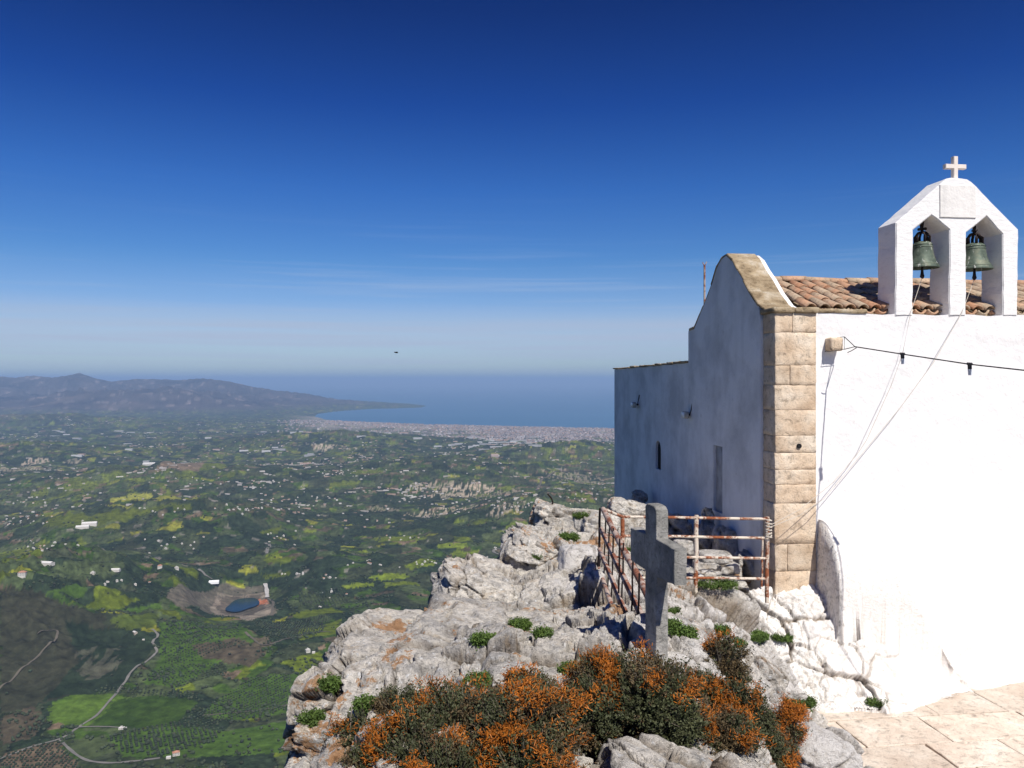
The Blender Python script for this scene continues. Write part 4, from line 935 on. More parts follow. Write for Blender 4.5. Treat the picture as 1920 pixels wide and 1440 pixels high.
# ---- ico sphere for loose rocks and boulders
def ico(n):
    bm = bmesh.new(); bmesh.ops.create_icosphere(bm, subdivisions=n, radius=1.0); V = np.array([v.co[:] for v in bm.verts]); Fc = np.array([[v.index for v in f.verts] for f in bm.faces]); bm.free(); return V, Fc
ICO = {k: ico(k) for k in (2, 3, 4, 5, 6)}
def boulder(name, px0, px1, py0, py1, d, label, sub=5, depth=1.0, rotz=0.0, tilt=0.0, amp=1.0, box=.55, seed=0, mat=None, wash=0.0, group='limestone boulders along the crest', kind=None, flat=0):
    """a rock that fills the photo box (px0..px1, py0..py1) at d metres; depth is its extent along the view relative to its width"""
    V, Fc = ICO[sub]; c = pt((px0 + px1) / 2, (py0 + py1) / 2, d); sx = (px1 - px0) / 2 / F * d; sz = (py1 - py0) / 2 / F * d; sy = sx * depth
    S = V.copy(); k = np.abs(S) ** (1 / (1 - box * .5)); k = np.sign(S) * np.abs(S) ** (1 - box * .55); S = k / (np.max(np.abs(k), axis=1)[:, None] ** .45)
    S = S / np.max(np.abs(S)) * 1.0
    P = S * np.array([sx, sy, sz])
    ct, st = math.cos(tilt), math.sin(tilt); P = P @ np.array([[ct, 0, -st], [0, 1, 0], [st, 0, ct]]); cr, sr = math.cos(rotz), math.sin(rotz); P = P @ np.array([[cr, sr, 0], [-sr, cr, 0], [0, 0, 1]])
    Wd = P + np.array(c) + seed * 3.7
    h, ck = rock_relief(Wd, amp * min(1.0, (.35 + 1.1 * min(sx, sz) / .5)))
    Nn = V / np.array([sx, sy, sz]); Nn /= np.linalg.norm(Nn, axis=1)[:, None]
    P = P + Nn * h[:, None]
    for ax_, hs in ((0, sx), (2, sz)):
        lo_, hi_ = P[:, ax_].min(), P[:, ax_].max(); P[:, ax_] = (P[:, ax_] - lo_) / (hi_ - lo_) * 2 * hs - hs
    if flat: P[:, 2] = np.minimum(P[:, 2], flat * sz)
    o = mesh_np(name, P, Fc, mat or M_ROCK, loc=c, attrs={'crack': ('f', ck), 'wash': ('f', np.full(len(P), wash))})
    return props(o, label, 'rock', group, kind)
BO = [
 (600, 1060, 1150, 1330, 6.2, 'broad lichen-spotted limestone outcrop in the middle of the crest, left of the railing', 6, 1.1, .1, .12, .9),
 (538, 715, 1246, 1440, 5.5, 'leftmost limestone outcrop overhanging the valley with orange lichen on its top', 6, .9, -.1, 0, .95),
 (522, 690, 1345, 1560, 4.55, 'grey speckled rock at the lower left, below the orange-topped outcrop', 5, .9, 0, 0, .9),
 (800, 1010, 1048, 1180, 8.8, 'grey fissured rock rising behind the broad outcrop with black clefts', 6, 1.0, .2, .35, 1.1),
 (925, 1085, 985, 1130, 9.8, 'pale rock below the highest knob of the crest', 6, 1.0, .1, .2, 1.0),
 (990, 1110, 938, 1020, 12.0, 'rounded grey knob at the top of the crest with the iron stub', 5, .9, 0, 0, 1.0),
 (1075, 1165, 955, 1060, 10.6, 'lichen-covered rock just behind the corner post of the railing', 5, 1.0, 0, 0, 1.0),
 (1130, 1222, 930, 1010, 11.6, 'rounded orange-grey rock between the cross and the side room', 5, 1.0, 0, .2, .7),
 (900, 1070, 1232, 1350, 5.0, 'pale slab with orange lichen just above the left bush', 5, .9, .1, .1, .8),
 (1062, 1145, 1178, 1262, 6.2, 'wedge of pale rock with yellow lichen at the foot of the stair railing', 5, .8, .3, -.35, .6),
 (1120, 1215, 1195, 1275, 5.5, 'small pale rock left of the foot of the concrete cross', 4, .9, 0, 0, .5),
 (1190, 1300, 1205, 1330, 5.15, 'whitewashed rock that carries the concrete cross', 5, .9, 0, 0, .6),
 (1085, 1400, 1385, 1640, 3.8, 'large speckled white boulder at the bottom edge in front of the bushes', 6, .8, .1, .22, .7),
 (1455, 1610, 1362, 1520, 5.7, 'whitewashed boulder at the bottom edge beside the paving', 5, .9, 0, .1, .6),
 (1385, 1475, 1235, 1330, 6.9, 'flat grey slab leaning behind the right bush', 5, .9, 0, .45, .5),
 (1410, 1450, 1318, 1352, 5.7, 'small white stone showing between the twigs of the right bush', 4, .9, 0, 0, .4),
 (955, 1075, 1150, 1230, 7.2, 'smooth grey hollowed rock above the pale slab', 5, .9, 0, .3, .5),
 (1040, 1130, 1020, 1150, 8.9, 'white-painted rock face striped by the shadow of the railing', 5, .8, .2, .1, .4),
]
WASHED = {11: .6, 13: .75, 15: .7, 17: .6, 9: .3}
for i, (a, b_, c, d_, dd, lab, sub, dep, rz, tl, am) in enumerate(BO):
    boulder('boulder', a, b_, c, d_, dd, lab, sub, dep, rz, tl, am, .3 if i == 0 else .6, i + 1, wash=WASHED.get(i, 0.0))
# stacked flat stones behind the railing, pieces of a dry wall
ST = [(1308, 1372, 1034, 1054, 9.3), (1300, 1345, 1052, 1066, 9.2), (1340, 1386, 1055, 1074, 9.15), (1304, 1398, 1082, 1112, 8.9), (1300, 1350, 1066, 1078, 9.1), (1262, 1300, 1012, 1040, 9.9), (1170, 1215, 1058, 1086, 9.2), (1172, 1216, 1082, 1100, 8.8)]
SL_ = ['flat pale stone on top of the small pile behind the railing', 'thin grey stone on the left of the pile behind the railing', 'broken stone at the right of the pile behind the railing', 'long white kerb stone under the lowest rail', 'lowest thin slab of the pile behind the railing', 'grey stone right of the arm of the concrete cross', 'grey stone behind the left part of the railing', 'pale stone under the lowest rail at the corner post']
for i, s in enumerate(ST): boulder('stone', *s, SL_[i], 4, .8, .1 * (i % 3), 0, .35, .8, i + 40, group='loose stones behind the railing', wash=.42)
# dark rocks in the shade at the foot of the gable wall
for i, (a, b_, c, d_, dd, lab) in enumerate([(1225, 1300, 962, 1050, 11.2, 'shaded rock at the foot of the wall under the slit window'), (1285, 1345, 950, 1060, 10.6, 'tall shaded rock against the gable wall'), (1330, 1400, 985, 1080, 10.1, 'shaded rock at the foot of the gable behind the railing'), (1365, 1425, 1030, 1100, 9.6, 'low shaded rock beside the corner pier'), (1180, 1215, 918, 970, 13.5, 'dark rock against the wall of the side room')]):
    boulder('boulder', a, b_, c, d_, dd, lab, 4, .6, 0, .2, 1.1, .6, 60 + i, group='shaded rocks at the chapel foot')

# ---- whitewashed rock that carries the front wall, and the painted mass leaning on it
def white_mound():
    us = np.concatenate([np.linspace(-.62, 3.2, 330), np.linspace(3.25, 8.2, 40)]); vs = np.linspace(-2.0, .06, 230); U, V = np.meshgrid(us, vs); u, v = U.ravel(), V.ravel()
    Wd = np.interp(u, [-.7, -.3, .2, .8, 1.3, 1.8, 2.4, 3.2, 8.2], [.60, .72, 1.02, 1.08, .92, .68, .50, .36, .34]); H = np.interp(u, [-.7, 0, .5, .9, 1.5, 2.2, 3.0, 8.2], [.78, .84, 1.00, .95, .62, .36, .22, .20])
    P0 = np.stack([u, v, u * 0], 1); Wd = Wd * (1 + .16 * fbm(P0, 1.6, 3, 5)); t = np.clip(1 + v / Wd, -1, 1.2)
    z = -3.362 + H * np.where(t > 0, 1.12 * sst(0, 1.25, t) ** .8 + .05 * np.sign(t), 0) + np.where(t <= 0, t * .5, 0)
    # painted buttress against the wall: rises steeply close to the wall on the right of the pier
    bt = sst(UQ - .02, UQ + .03, u) * (1 - sst(UQ + .75, UQ + 1.5, u)); out = np.clip(-v, 0, 2); rise = np.sqrt(np.clip(1 - (out / .50) ** 2, 0, 1)) * (.92 - .35 * sst(UQ + .1, UQ + 1.3, u)) * bt
    z2 = -2.50 + rise; z = np.maximum(z, np.where((out < .50) & (bt > .02), z * (1 - bt) + z2 * bt, z))
    P = np.stack([u, v, z], 1); G = P.reshape(len(vs), len(us), 3); gu = np.gradient(G, axis=1); gv = np.gradient(G, axis=0); Nn = np.cross(gu, gv).reshape(-1, 3); Nn /= np.linalg.norm(Nn, axis=1)[:, None] + 1e-12; Nn *= np.sign(Nn[:, 2:3] + 1e-9)
    X, Y = C0X + CU * u - SU * v, C0Y + SU * u + CU * v; Wp = np.stack([X, Y, z], 1); h, ck = rock_relief(Wp * 1.5 + 5, .62); soft = .35 + .65 * (1 - sst(-.2, 1.3, u)); soft *= np.where(rise > .02, .10, 1)
    P = P + Nn * (h * soft * np.clip(t * 3 + .4, 0, 1))[:, None]; n = len(us)
    i = np.arange(len(vs) - 1)[:, None] * n + np.arange(n - 1)[None]; q = np.stack([i, i + 1, i + 1 + n, i + n], -1).reshape(-1, 4)
    wash = .12 + .88 * sst(-.15, .75, u); wash = np.where((rise > .0) & (u < UQ + .055), .1, wash)
    o = mesh_np('whitewashed_rock', P, q, M_WASH, attrs={'crack': ('f', ck * (1 - .8 * sst(.3, 1.4, u)) * (rise < .02)), 'wash': ('f', wash)}); o.location = (C0X, C0Y, 0); o.rotation_euler = (0, 0, TH)
    return props(o, kind='structure')
white_mound()

# ---- paving of the terrace: bedding sheet and every slab in view
paving = empty('terrace_paving', (C0X, C0Y, -3.40), TH); props(paving, kind='structure')
M_JOINT = stone_mat('sandy mortar', (.46, .37, .29), (.55, .46, .37), (.62, .53, .44), 2)
bm = bmesh.new(); bm.faces.new([bm.verts.new(p) for p in [(-1.2, -8, .018), (9, -8, .018), (9, .0, .018), (-1.2, .0, .018)]]); from_bm('mortar_bed', bm, M_JOINT, paving)
rf = random.Random(21); v0 = -6.0
while v0 < -.1:
    h = rf.uniform(.42, .66); u0 = -1.0 + rf.uniform(-.4, 0)
    while u0 < 6.2:
        w = rf.uniform(.55, 1.25); g = .007; c_ = [(u0 + g, v0 + g), (u0 + w - g, v0 + g), (u0 + w - g, v0 + h - g), (u0 + g, v0 + h - g)]
        Yc = W(u0, v0, 0).y
        if Yc > 5.2:
            ol = jitter([(x + rf.uniform(-.012, .012), y + rf.uniform(-.012, .012)) for x, y in c_], .009, .16, rf.randint(0, 9999)); bm = bmesh.new(); tz = [rf.uniform(-.005, .005) for _ in range(3)]
            zf = lambda x, y: .040 + tz[0] + tz[1] * (x - u0) + tz[2] * (y - v0)
            A = [bm.verts.new((x, y, zf(x, y))) for x, y in ol]; cx_, cy_ = u0 + w / 2, v0 + h / 2; B = [bm.verts.new((x + (x - cx_) * .012, y + (y - cy_) * .012, .012)) for x, y in ol]; n = len(ol)
            inn = [bm.verts.new((cx_ + (x - cx_) * .975, cy_ + (y - cy_) * .965, zf(x, y) + .005)) for x, y in ol]
            bm.faces.new(inn)
            for k in range(n): bm.faces.new((A[k], A[(k + 1) % n], inn[(k + 1) % n], inn[k])); bm.faces.new((B[k], B[(k + 1) % n], A[(k + 1) % n], A[k]))
            from_bm('flagstone', bm, M_FLAG, paving)
        u0 += w
    v0 += h

# ================================================================== railing, cross and small iron
def rail_seg(parent, name, a, b_, r, mat, n=8, seed=0):
    rnd = random.Random(seed); a, b_ = Vector(a), Vector(b_); m = 5; inv = parent.location
    return tube_obj(name, [a.lerp(b_, k / m) - inv + Vector((rnd.uniform(-.004, .004), 0, rnd.uniform(-.004, .004))) * (0 < k < m) for k in range(m + 1)], r, mat, parent, n)
rail = empty('terrace_railing', pt(1440, 1120, 8.6)); props(rail, 'rusty white painted pipe railing facing the viewer between corner post and stone pier', 'railing')
dL, dR = 8.30, 8.62
for y0, y1, s in [(969, 973, .0), (1005, 1009, 0), (1044, 1047, 0), (1083, 1085, 0)]:
    rail_seg(rail, 'rail', pt(1167, y0, dL), pt(1440, y1, dR), .0148, M_RUST, 10, y0)
rail_seg(rail, 'post', pt(1167, 966, dL), pt(1167, 1095, dL), .022, M_RUST, 10, 1); rail_seg(rail, 'post', pt(1306, 966, 8.47), pt(1304, 1125, 8.47), .024, M_RUST, 10, 2); rail_seg(rail, 'post', pt(1439, 969, dR), pt(1438, 1130, dR), .022, M_RUST, 10, 3)
rail_seg(rail, 'post', pt(1430, 1012, 8.95), pt(1428, 1100, 8.95), .012, M_RUST, 8, 4)
bm = bmesh.new(); c0 = pt(1441, 985, 8.6) - rail.location; rr_ = random.Random(3)
for k in range(7):
    z = .05 - k * .03; pts = [(c0.x + .032 * math.cos(a + k) , c0.y + .032 * math.sin(a + k), c0.z + z + .012 * math.sin(a * .5 + k)) for a in np.linspace(0, 2 * math.pi, 14)]; tube(bm, pts, .007, 5)
from_bm('rope_knot', bm, M_ROPE, rail, True)
# the railing that runs from the far corner towards the viewer
st_ = empty('edge_railing', pt(1128, 1075, 8.0)); props(st_, 'rust-brown pipe railing running from the corner towards the viewer along the cliff edge', 'railing')
NEAR = 5.25
for k, (x0, y0, x1, y1, r) in enumerate([(1131, 955, 1226, 1140, .027), (1127, 992, 1216, 1182, .025), (1124, 1030, 1196, 1206, .023), (1123, 1066, 1172, 1214, .022)]):
    d1 = NEAR + (.0, .12, .35, .75)[k]; rail_seg(st_, 'rail', pt(x0, y0, 8.0), pt(x1, y1, d1), r, M_RUST2, 9, 30 + k)
rail_seg(st_, 'corner_rail', pt(1131, 955, 8.0), pt(1167, 969, dL), .017, M_RUST, 9, 41)
for y0, y1 in ((1000, 1007), (1040, 1046)): rail_seg(st_, 'corner_rail', pt(1127, y0, 8.0), pt(1167, y1, dL), .011, M_RUST2, 7, y0)
rail_seg(st_, 'post', pt(1125, 953, 8.0), pt(1122, 1078, 8.0), .012, M_IRON, 7, 42)
for k, (x, y0, y1, d) in enumerate([(1134, 962, 1090, 7.75), (1141, 985, 1108, 7.4), (1148, 990, 1120, 7.1), (1160, 1010, 1166, 6.6), (1167, 1018, 1150, 6.5), (1185, 1052, 1207, 5.85), (1197, 1075, 1196, 5.6)]):
    rail_seg(st_, 'baluster', pt(x + 2, y0, d), pt(x - 2, y1, d), .0075, M_IRON, 6, 50 + k)
# concrete cross, seen from its shaded flank
cr = empty('concrete_cross', pt(1237, 1205, 5.0)); props(cr, 'rough grey concrete cross standing on the rock in front of the railing', 'cross')
ax = Vector((.237, -.971, 0)); nx = Vector((.971, .237, 0)); base = pt(1231, 1205, 5.03); hw, th_ = .085, .040
def cross_mesh():
    zt = pt(0, 946, 5.05).z; zl1 = pt(0, 990, 5.3).z; zl0 = pt(0, 1056, 5.3).z; zb = pt(0, 1235, 5).z; L0, L1 = -.33, .345
    ol = [(-hw, zb), (hw, zb), (hw, zl0), (L1, zl0 + .01), (L1, zl1 - .01), (hw + .005, zl1), (hw, zt - .02), (hw - .03, zt), (-hw + .03, zt + .004), (-hw, zt - .015), (-hw, zl1), (L0, zl1 - .005), (L0, zl0 + .01), (-hw, zl0)]
    ol = jitter(ol, .004, .05, 12); bm = bmesh.new(); A = [bm.verts.new(base + ax * a + nx * -th_ + Vector((0, 0, z - base.z))) for a, z in ol]; B = [bm.verts.new(base + ax * a + nx * th_ + Vector((0, 0, z - base.z))) for a, z in ol]; n = len(ol)
    bm.faces.new(A); bm.faces.new(B[::-1])
    for k in range(n): bm.faces.new((A[k], A[(k + 1) % n], B[(k + 1) % n], B[k]))
    bmesh.ops.recalc_face_normals(bm, faces=bm.faces); ed = [e for e in bm.edges if any(len(f.verts) > 4 for f in e.link_faces)]
    bmesh.ops.bevel(bm, geom=ed, offset=.004, segments=1, affect='EDGES'); bmesh.ops.triangulate(bm, faces=[f for f in bm.faces if len(f.verts) > 4])
    for v in bm.verts: v.co -= cr.location
    return from_bm('shaft_and_arms', bm, M_CONCRETE, cr)
cross_mesh()
p_ = pt(1036, 945, 12.0); stub = empty('iron_stub', p_); props(stub, 'short bent iron rod sticking up from the highest knob of the crest', 'rod')
tube_obj('rod', [(0, 0, -.1), (0, 0, .04), (-.02, 0, .09), (-.075, 0, .155)], .014, M_IRON, stub, 6)
# distant bird
bq = pt(743, 661, 60); bird = empty('bird', bq); props(bird, 'small dark bird gliding above the bay', 'bird')
bm = bmesh.new(); bmesh.ops.create_icosphere(bm, subdivisions=2, radius=.06)
for v in bm.verts: v.co.x *= 2.6; v.co.z *= .8
from_bm('body', bm, M_IRON, bird, True)
for s in (-1, 1):
    bm = bmesh.new(); A = [bm.verts.new(p) for p in [(.07, 0, .02), (-.07, 0, .02), (-.06, s * .20, .06), (-.08, s * .34, .02), (.0, s * .34, .02), (.06, s * .20, .06)]]; bm.faces.new(A); bmesh.ops.solidify(bm, geom=bm.faces[:], thickness=.012); from_bm('wing', bm, M_IRON, bird)
bird.rotation_euler = (0, .1, .5)
# ================================================================== houses, groves and scattered trees of the valley
M_WALLW = simple_mat('house lime wall', (.52, .49, .45), .9, 0, .10, .2); M_ROOFT = simple_mat('house clay roof', (.40, .20, .13), .9, 0, .2, .2); M_ROOFG = simple_mat('pale flat roof', (.60, .58, .56), .9, 0, .1, .2)
M_WIN = simple_mat('house window dark', (.03, .035, .045), .4); M_PLAST = simple_mat('greenhouse film', (.78, .79, .80), .6, 0, .05, .2); M_STONEW = simple_mat('rubble stone wall', (.40, .34, .28), .9, 0, .15, .2)
def house_mesh(name, L, B, H, roof, extra=None):
    V, Q, M = [], [], []
    def add(vs, qs, m):
        n = len(V); V.extend(vs)
        for q in qs: Q.append([n + k for k in q]); M.append(m)
    def boxm(x0, x1, y0, y1, z0, z1, m, mt=None):
        add([(x0, y0, z0), (x1, y0, z0), (x1, y1, z0), (x0, y1, z0), (x0, y0, z1), (x1, y0, z1), (x1, y1, z1), (x0, y1, z1)], [(0, 1, 5, 4), (1, 2, 6, 5), (2, 3, 7, 6), (3, 0, 4, 7)], m); add([(x0, y0, z1), (x1, y0, z1), (x1, y1, z1), (x0, y1, z1)], [(0, 1, 2, 3)], m if mt is None else mt)
    l, b_ = L / 2, B / 2; boxm(-l, l, -b_, b_, -5, H, 0, 2)
    if roof == 'hip':
        e = .4; r = B * .30; rl = max(l - b_, .5)
        add([(-l - e, -b_ - e, H), (l + e, -b_ - e, H), (l + e, b_ + e, H), (-l - e, b_ + e, H), (-rl, 0, H + r), (rl, 0, H + r)], [(0, 1, 5, 4), (2, 3, 4, 5)], 1); add([(l + e, -b_ - e, H), (l + e, b_ + e, H), (rl, 0, H + r), (rl, 0, H + r - .01)], [(0, 1, 2, 3)], 1); add([(-l - e, b_ + e, H), (-l - e, -b_ - e, H), (-rl, 0, H + r), (-rl, 0, H + r - .01)], [(0, 1, 2, 3)], 1)
    elif roof == 'gable':
        add([(-l, -b_, H), (l, -b_, H), (l, b_, H), (-l, b_, H), (-l, 0, H + B * .2), (l, 0, H + B * .2)], [(0, 1, 5, 4), (2, 3, 4, 5)], 2)
    elif roof == 'parapet': boxm(-l * .4, l * .35, -b_ * .5, b_ * .6, H, H + 2.6, 0, 2)
    if H > 3.5 and L < 25:
        for x in np.arange(-l + 1.6, l - 1.5, 2.8):
            for z in np.arange(1.0, H - 1.5, 3.0): add([(x, -b_ - .04, z), (x + 1.1, -b_ - .04, z), (x + 1.1, -b_ - .04, z + 1.3), (x, -b_ - .04, z + 1.3)], [(0, 1, 2, 3)], 3)
    if extra: boxm(*extra, 0, 2)
    return V, Q, M
HM = {}
def hm(key, mats, *a):
    V, Q, M = house_mesh(key, *a); o = mesh_np(key, V, np.array(Q), mats, smooth=False, mids=M); HM[key] = o.data; bpy.data.objects.remove(o)
W4 = [M_WALLW, M_ROOFT, M_ROOFG, M_WIN]
hm('villa', W4, 13, 9, 6.2, 'hip'); hm('cottage', W4, 10, 7, 3.6, 'hip'); hm('flat_house', W4, 11, 9, 6.4, 'parapet'); hm('farmhouse', W4, 12, 7, 3.8, 'parapet', (6, 11, -3, 2, -5, 3.0)); hm('low_house', W4, 9, 7, 3.4, 'flat')
hm('shed', [M_STONEW, M_ROOFT, M_ROOFG, M_WIN], 14, 8, 3.4, 'gable'); hm('warehouse', [M_WALLW, M_ROOFT, M_ROOFG, M_WIN], 46, 20, 6.5, 'gable'); hm('greenhouse', [M_PLAST, M_PLAST, M_PLAST, M_WIN], 55, 22, 3.6, 'gable')
rh = random.Random(33); n_h = 0
def put_house(key, x, y, rot, sc=1.0, label=None, group=None, cat='house', name=None):
    global n_h
    o = bpy.data.objects.new(name or ({'villa': 'villa', 'cottage': 'cottage', 'flat_house': 'house', 'farmhouse': 'farmhouse', 'low_house': 'house', 'shed': 'barn', 'warehouse': 'warehouse', 'greenhouse': 'greenhouse'}[key]), HM[key]); COL.objects.link(o)
    o.location = (x, y, float(hz(x, y)[0]) + .3); o.rotation_euler = (0, 0, rot); o.scale = (sc * .8, sc * .8, sc * .8); n_h += 1
    return props(o, label, cat, group)
def hp(key, px, py, rot, sc, label, group=None, cat='house'): x, y = ray_ground(px, py); return put_house(key, x, y, rot, sc, label, group, cat)
hp('farmhouse', 228, 1367, .2, 1.05, 'white farmhouse alone at the edge of the big green field beside the track end'); hp('villa', 330, 1416, .5, 1.15, 'red-roofed white house beside the bend of the valley road at the bottom edge'); hp('low_house', 316, 1422, .3, 1.1, 'low white annex just left of the red-roofed house at the bottom edge')
hp('flat_house', 577, 1222, .6, 1.15, 'white house on the slope closest to the leftmost rock outcrop'); hp('low_house', 588, 1224, .2, 1.0, 'low white building touching the house nearest the leftmost rock outcrop')
hp('shed', 253, 1187, -.7, 1.1, 'pale stone barn left of the top end of the winding track', cat='barn'); hp('low_house', 269, 1200, .3, .7, 'tiny white hut below the pale barn near the winding track')
hp('greenhouse', 397, 1092, .25, 1.0, 'long white greenhouse above the brown basin of the pond', cat='greenhouse'); hp('warehouse', 168, 984, .3, 1.5, 'long white warehouse on the plain under the yellow fields', cat='warehouse'); hp('warehouse', 155, 990, .3, 1.3, 'second white warehouse just in front of the long one on the plain', cat='warehouse')
hp('villa', 300, 1064, .3, 1.2, 'white house with red roof left of the greenhouse on the dark hillside'); hp('flat_house', 331, 1067, .9, 1.2, 'white cube house between the red-roofed house and the greenhouse'); hp('warehouse', 215, 1070, .1, .8, 'cream long building left of the dark hillside houses', cat='warehouse'); hp('flat_house', 174, 1077, 0, 1.2, 'white tower-like house at the left end of the cream long building')
hp('villa', 42, 1079, .2, 1.7, 'bright white villa on the dark slope near the left edge'); hp('warehouse', 88, 1058, -.2, 1.0, 'pale shed roof above the bright villa near the left edge', cat='warehouse'); hp('warehouse', 280, 872, .1, 2.4, 'largest white factory hall in the brown clearing of the far plain', cat='warehouse')
CL = [  # px, py, spread x, spread y, number, label, group
 (548, 1079, 30, 6, 7, 'white house in the small hamlet right of the pond'), (620, 1083, 22, 5, 5, 'pale house in the row between hamlet and rock crest'), (820, 1056, 46, 6, 12, 'white house in the row of villas just above the rock crest'), (905, 1050, 35, 6, 9, 'pale villa beside the lime-green fields above the rock crest'),
 (690, 1055, 60, 10, 8, 'white house scattered among bright fields in mid valley'), (950, 1028, 25, 8, 8, 'white villa beside the road bend next to the crest'), (960, 950, 60, 14, 22, 'cream house in the hamlet behind the iron stub'), (1090, 935, 50, 14, 14, 'white house on the hillside left of the side room'),
 (60, 975, 80, 14, 20, 'reddish house in the village near the left edge'), (50, 1028, 45, 8, 8, 'white building in the hamlet on the dark left hill'), (110, 1020, 45, 8, 8, 'cream building on top of the dark left hill'), (330, 1020, 70, 14, 12, 'pale house on the dark hill above the pond'),
 (450, 955, 60, 10, 16, 'white house beside the yellow fields in mid valley'), (560, 940, 80, 16, 20, 'white house in the loose village across the middle of the plain'), (640, 885, 60, 10, 26, 'white house of the larger village in the far plain'), (40, 940, 60, 12, 12, 'white house on the far plain close to the left edge'),
 (520, 1010, 50, 14, 10, 'tiny pale house in the terraces at mid valley'), (400, 905, 90, 12, 12, 'white house along the road of the far plain'), (760, 1010, 60, 12, 8, 'pale house among olive terraces in mid valley'), (620, 1120, 40, 16, 6, 'small white house on the slope right of the pond'),
 (230, 1095, 60, 12, 6, 'small pale house among the green fields left of the pond'), (850, 960, 60, 12, 10, 'pale house near the clay cliffs'), (1100, 990, 30, 10, 5, 'white house just over the top of the crest'), (300, 960, 60, 10, 8, 'pale house near the long dark hill')]
for px, py, sx_, sy_, n, lab in CL:
    for k in range(n):
        a, b_ = px + rh.gauss(0, sx_ * .5), py + rh.gauss(0, sy_ * .5)
        if b_ < 850: continue
        x, y = ray_ground(a, b_); big = .52 + .00006 * y
        kk_ = rh.choice(['villa', 'cottage', 'flat_house', 'farmhouse', 'low_house', 'low_house', 'flat_house']); lb = {'villa': 'two-storey, red-roofed', 'cottage': 'small, red-roofed', 'flat_house': 'cube-like', 'farmhouse': 'with low annex', 'low_house': 'low, flat-roofed'}[kk_]
        put_house(kk_, x, y, rh.uniform(-.6, .9), big * rh.uniform(.85, 1.25), lab + ', ' + lb, 'small houses of the valley')
# thousands of far buildings nobody could count, as one mass each
def mass_boxes(name, X, Y, Lx, Ly, Hh, rot, col, lift=0.0):
    n = len(X); z = hz(X, Y); c, s = np.cos(rot), np.sin(rot); V = np.empty((n, 8, 3))
    for k, (a, b_) in enumerate(((-1, -1), (1, -1), (1, 1), (-1, 1))):
        dx, dy = a * Lx / 2, b_ * Ly / 2; V[:, k, 0] = X + dx * c - dy * s; V[:, k, 1] = Y + dx * s + dy * c; V[:, k, 2] = z - 6; V[:, k + 4] = V[:, k]; V[:, k + 4, 2] = z + Hh
    q = np.array([(0, 1, 5, 4), (1, 2, 6, 5), (2, 3, 7, 6), (3, 0, 4, 7), (4, 5, 6, 7)]); Q = (np.arange(n)[:, None, None] * 8 + q[None]).reshape(-1, 4)
    C = np.repeat(col[:, None, :], 8, 1); roofc = np.array((.36, .24, .18)); m = (rng.random(n) < .25); C[m, 4:] = roofc
    return mesh_np(name, V.reshape(-1, 3), Q, M_MASS, smooth=False, attrs={'cover': ('c', C.reshape(-1, 3))})
M_MASS, nt, b = new_mat('far building'); at = N(nt, 'ShaderNodeAttribute', attribute_name='cover'); nt.links.new(at.outputs['Color'], b.inputs['Base Color']); b.inputs['Roughness'].default_value = .9
rng = np.random.default_rng(5)
n = 80000; pxs = rng.uniform(520, 1300, n); pys = 790 + 48 * rng.random(n) ** 1.5; D = -SEA * F / (pys - HZ); X = (pxs - 960) / F * D; Y = D
cd = seg_dist(X, Y, LAND[:12]); ins = in_poly(X, Y, LAND); P = np.stack([X, Y, X * 0], 1); dens = np.exp(-cd / (650. + 1100. * sst(800, 1000, pxs))) * (.5 + .5 * sst(560, 700, pxs)) * (1 + .5 * sst(820, 960, pxs)) + .35 * np.exp(-((pxs - 1010) / 130) ** 2 - ((pys - 818) / 14) ** 2)
dens *= sst(-.22, .12, fbm(P, 1 / 420., 3, 3)) + .12; keep = ins & (cd > 40) & (rng.random(n) < dens * .55); X, Y = X[keep], Y[keep]; n = len(X); tint = rng.random((n, 1)); col = (np.array((.50, .44, .42)) * (1 - tint) + np.array((.30, .26, .25)) * tint) * rng.uniform(.5, 1.15, (n, 1))
props(mass_boxes('coastal_town', X, Y, rng.uniform(12, 30, n), rng.uniform(12, 26, n), rng.uniform(5, 19, n), rng.uniform(0, 1.5, n), col), 'dense pale town spread along the shore of the bay', None, None, 'stuff')
n = 75000; pxs = rng.uniform(-60, 1240, n); pys = 793 + 230 * rng.random(n) ** 1.35; D = -SEA * F / (pys - HZ); X = (pxs - 960) / F * D; Y = D; P = np.stack([X, Y, X * 0], 1)
dens = sst(.08, .40, fbm(P, 1 / 800., 4, 14, .6)) * .40 + .018; dens = dens * (1 - .55 * sst(900, 1000, pys)); keep = in_poly(X, Y, LAND) & (rng.random(n) < dens); X, Y = X[keep], Y[keep]; n = len(X); tint = rng.random((n, 1)); col = (np.array((.55, .52, .49)) * (1 - tint) + np.array((.26, .23, .20)) * tint)
props(mass_boxes('far_houses', X, Y, rng.uniform(7, 15, n) * (1 + 2.2 * (rng.random(n) < .22)), rng.uniform(7, 12, n), rng.uniform(3, 6, n), rng.uniform(-.6, .9, n), col), 'countless tiny houses strewn over the far plain', None, None, 'stuff')
n = 150; pxs = np.concatenate([rng.normal(950, 60, 80), rng.uniform(100, 1100, 70)]); pys = np.concatenate([rng.normal(842, 12, 80), rng.uniform(800, 900, 70)]); D = -SEA * F / (np.maximum(pys, 815) - HZ); X = (pxs - 960) / F * D; Y = D; m = in_poly(X, Y, LAND); X, Y = X[m], Y[m]; n = len(X)
props(mass_boxes('far_warehouses', X, Y, rng.uniform(40, 110, n), rng.uniform(20, 42, n), rng.uniform(7, 13, n), rng.normal(.15, .12, n), np.full((n, 3), .40) * rng.uniform(.7, 1.25, (n, 1))), 'long pale industrial halls in front of the coastal town', None, None, 'stuff')

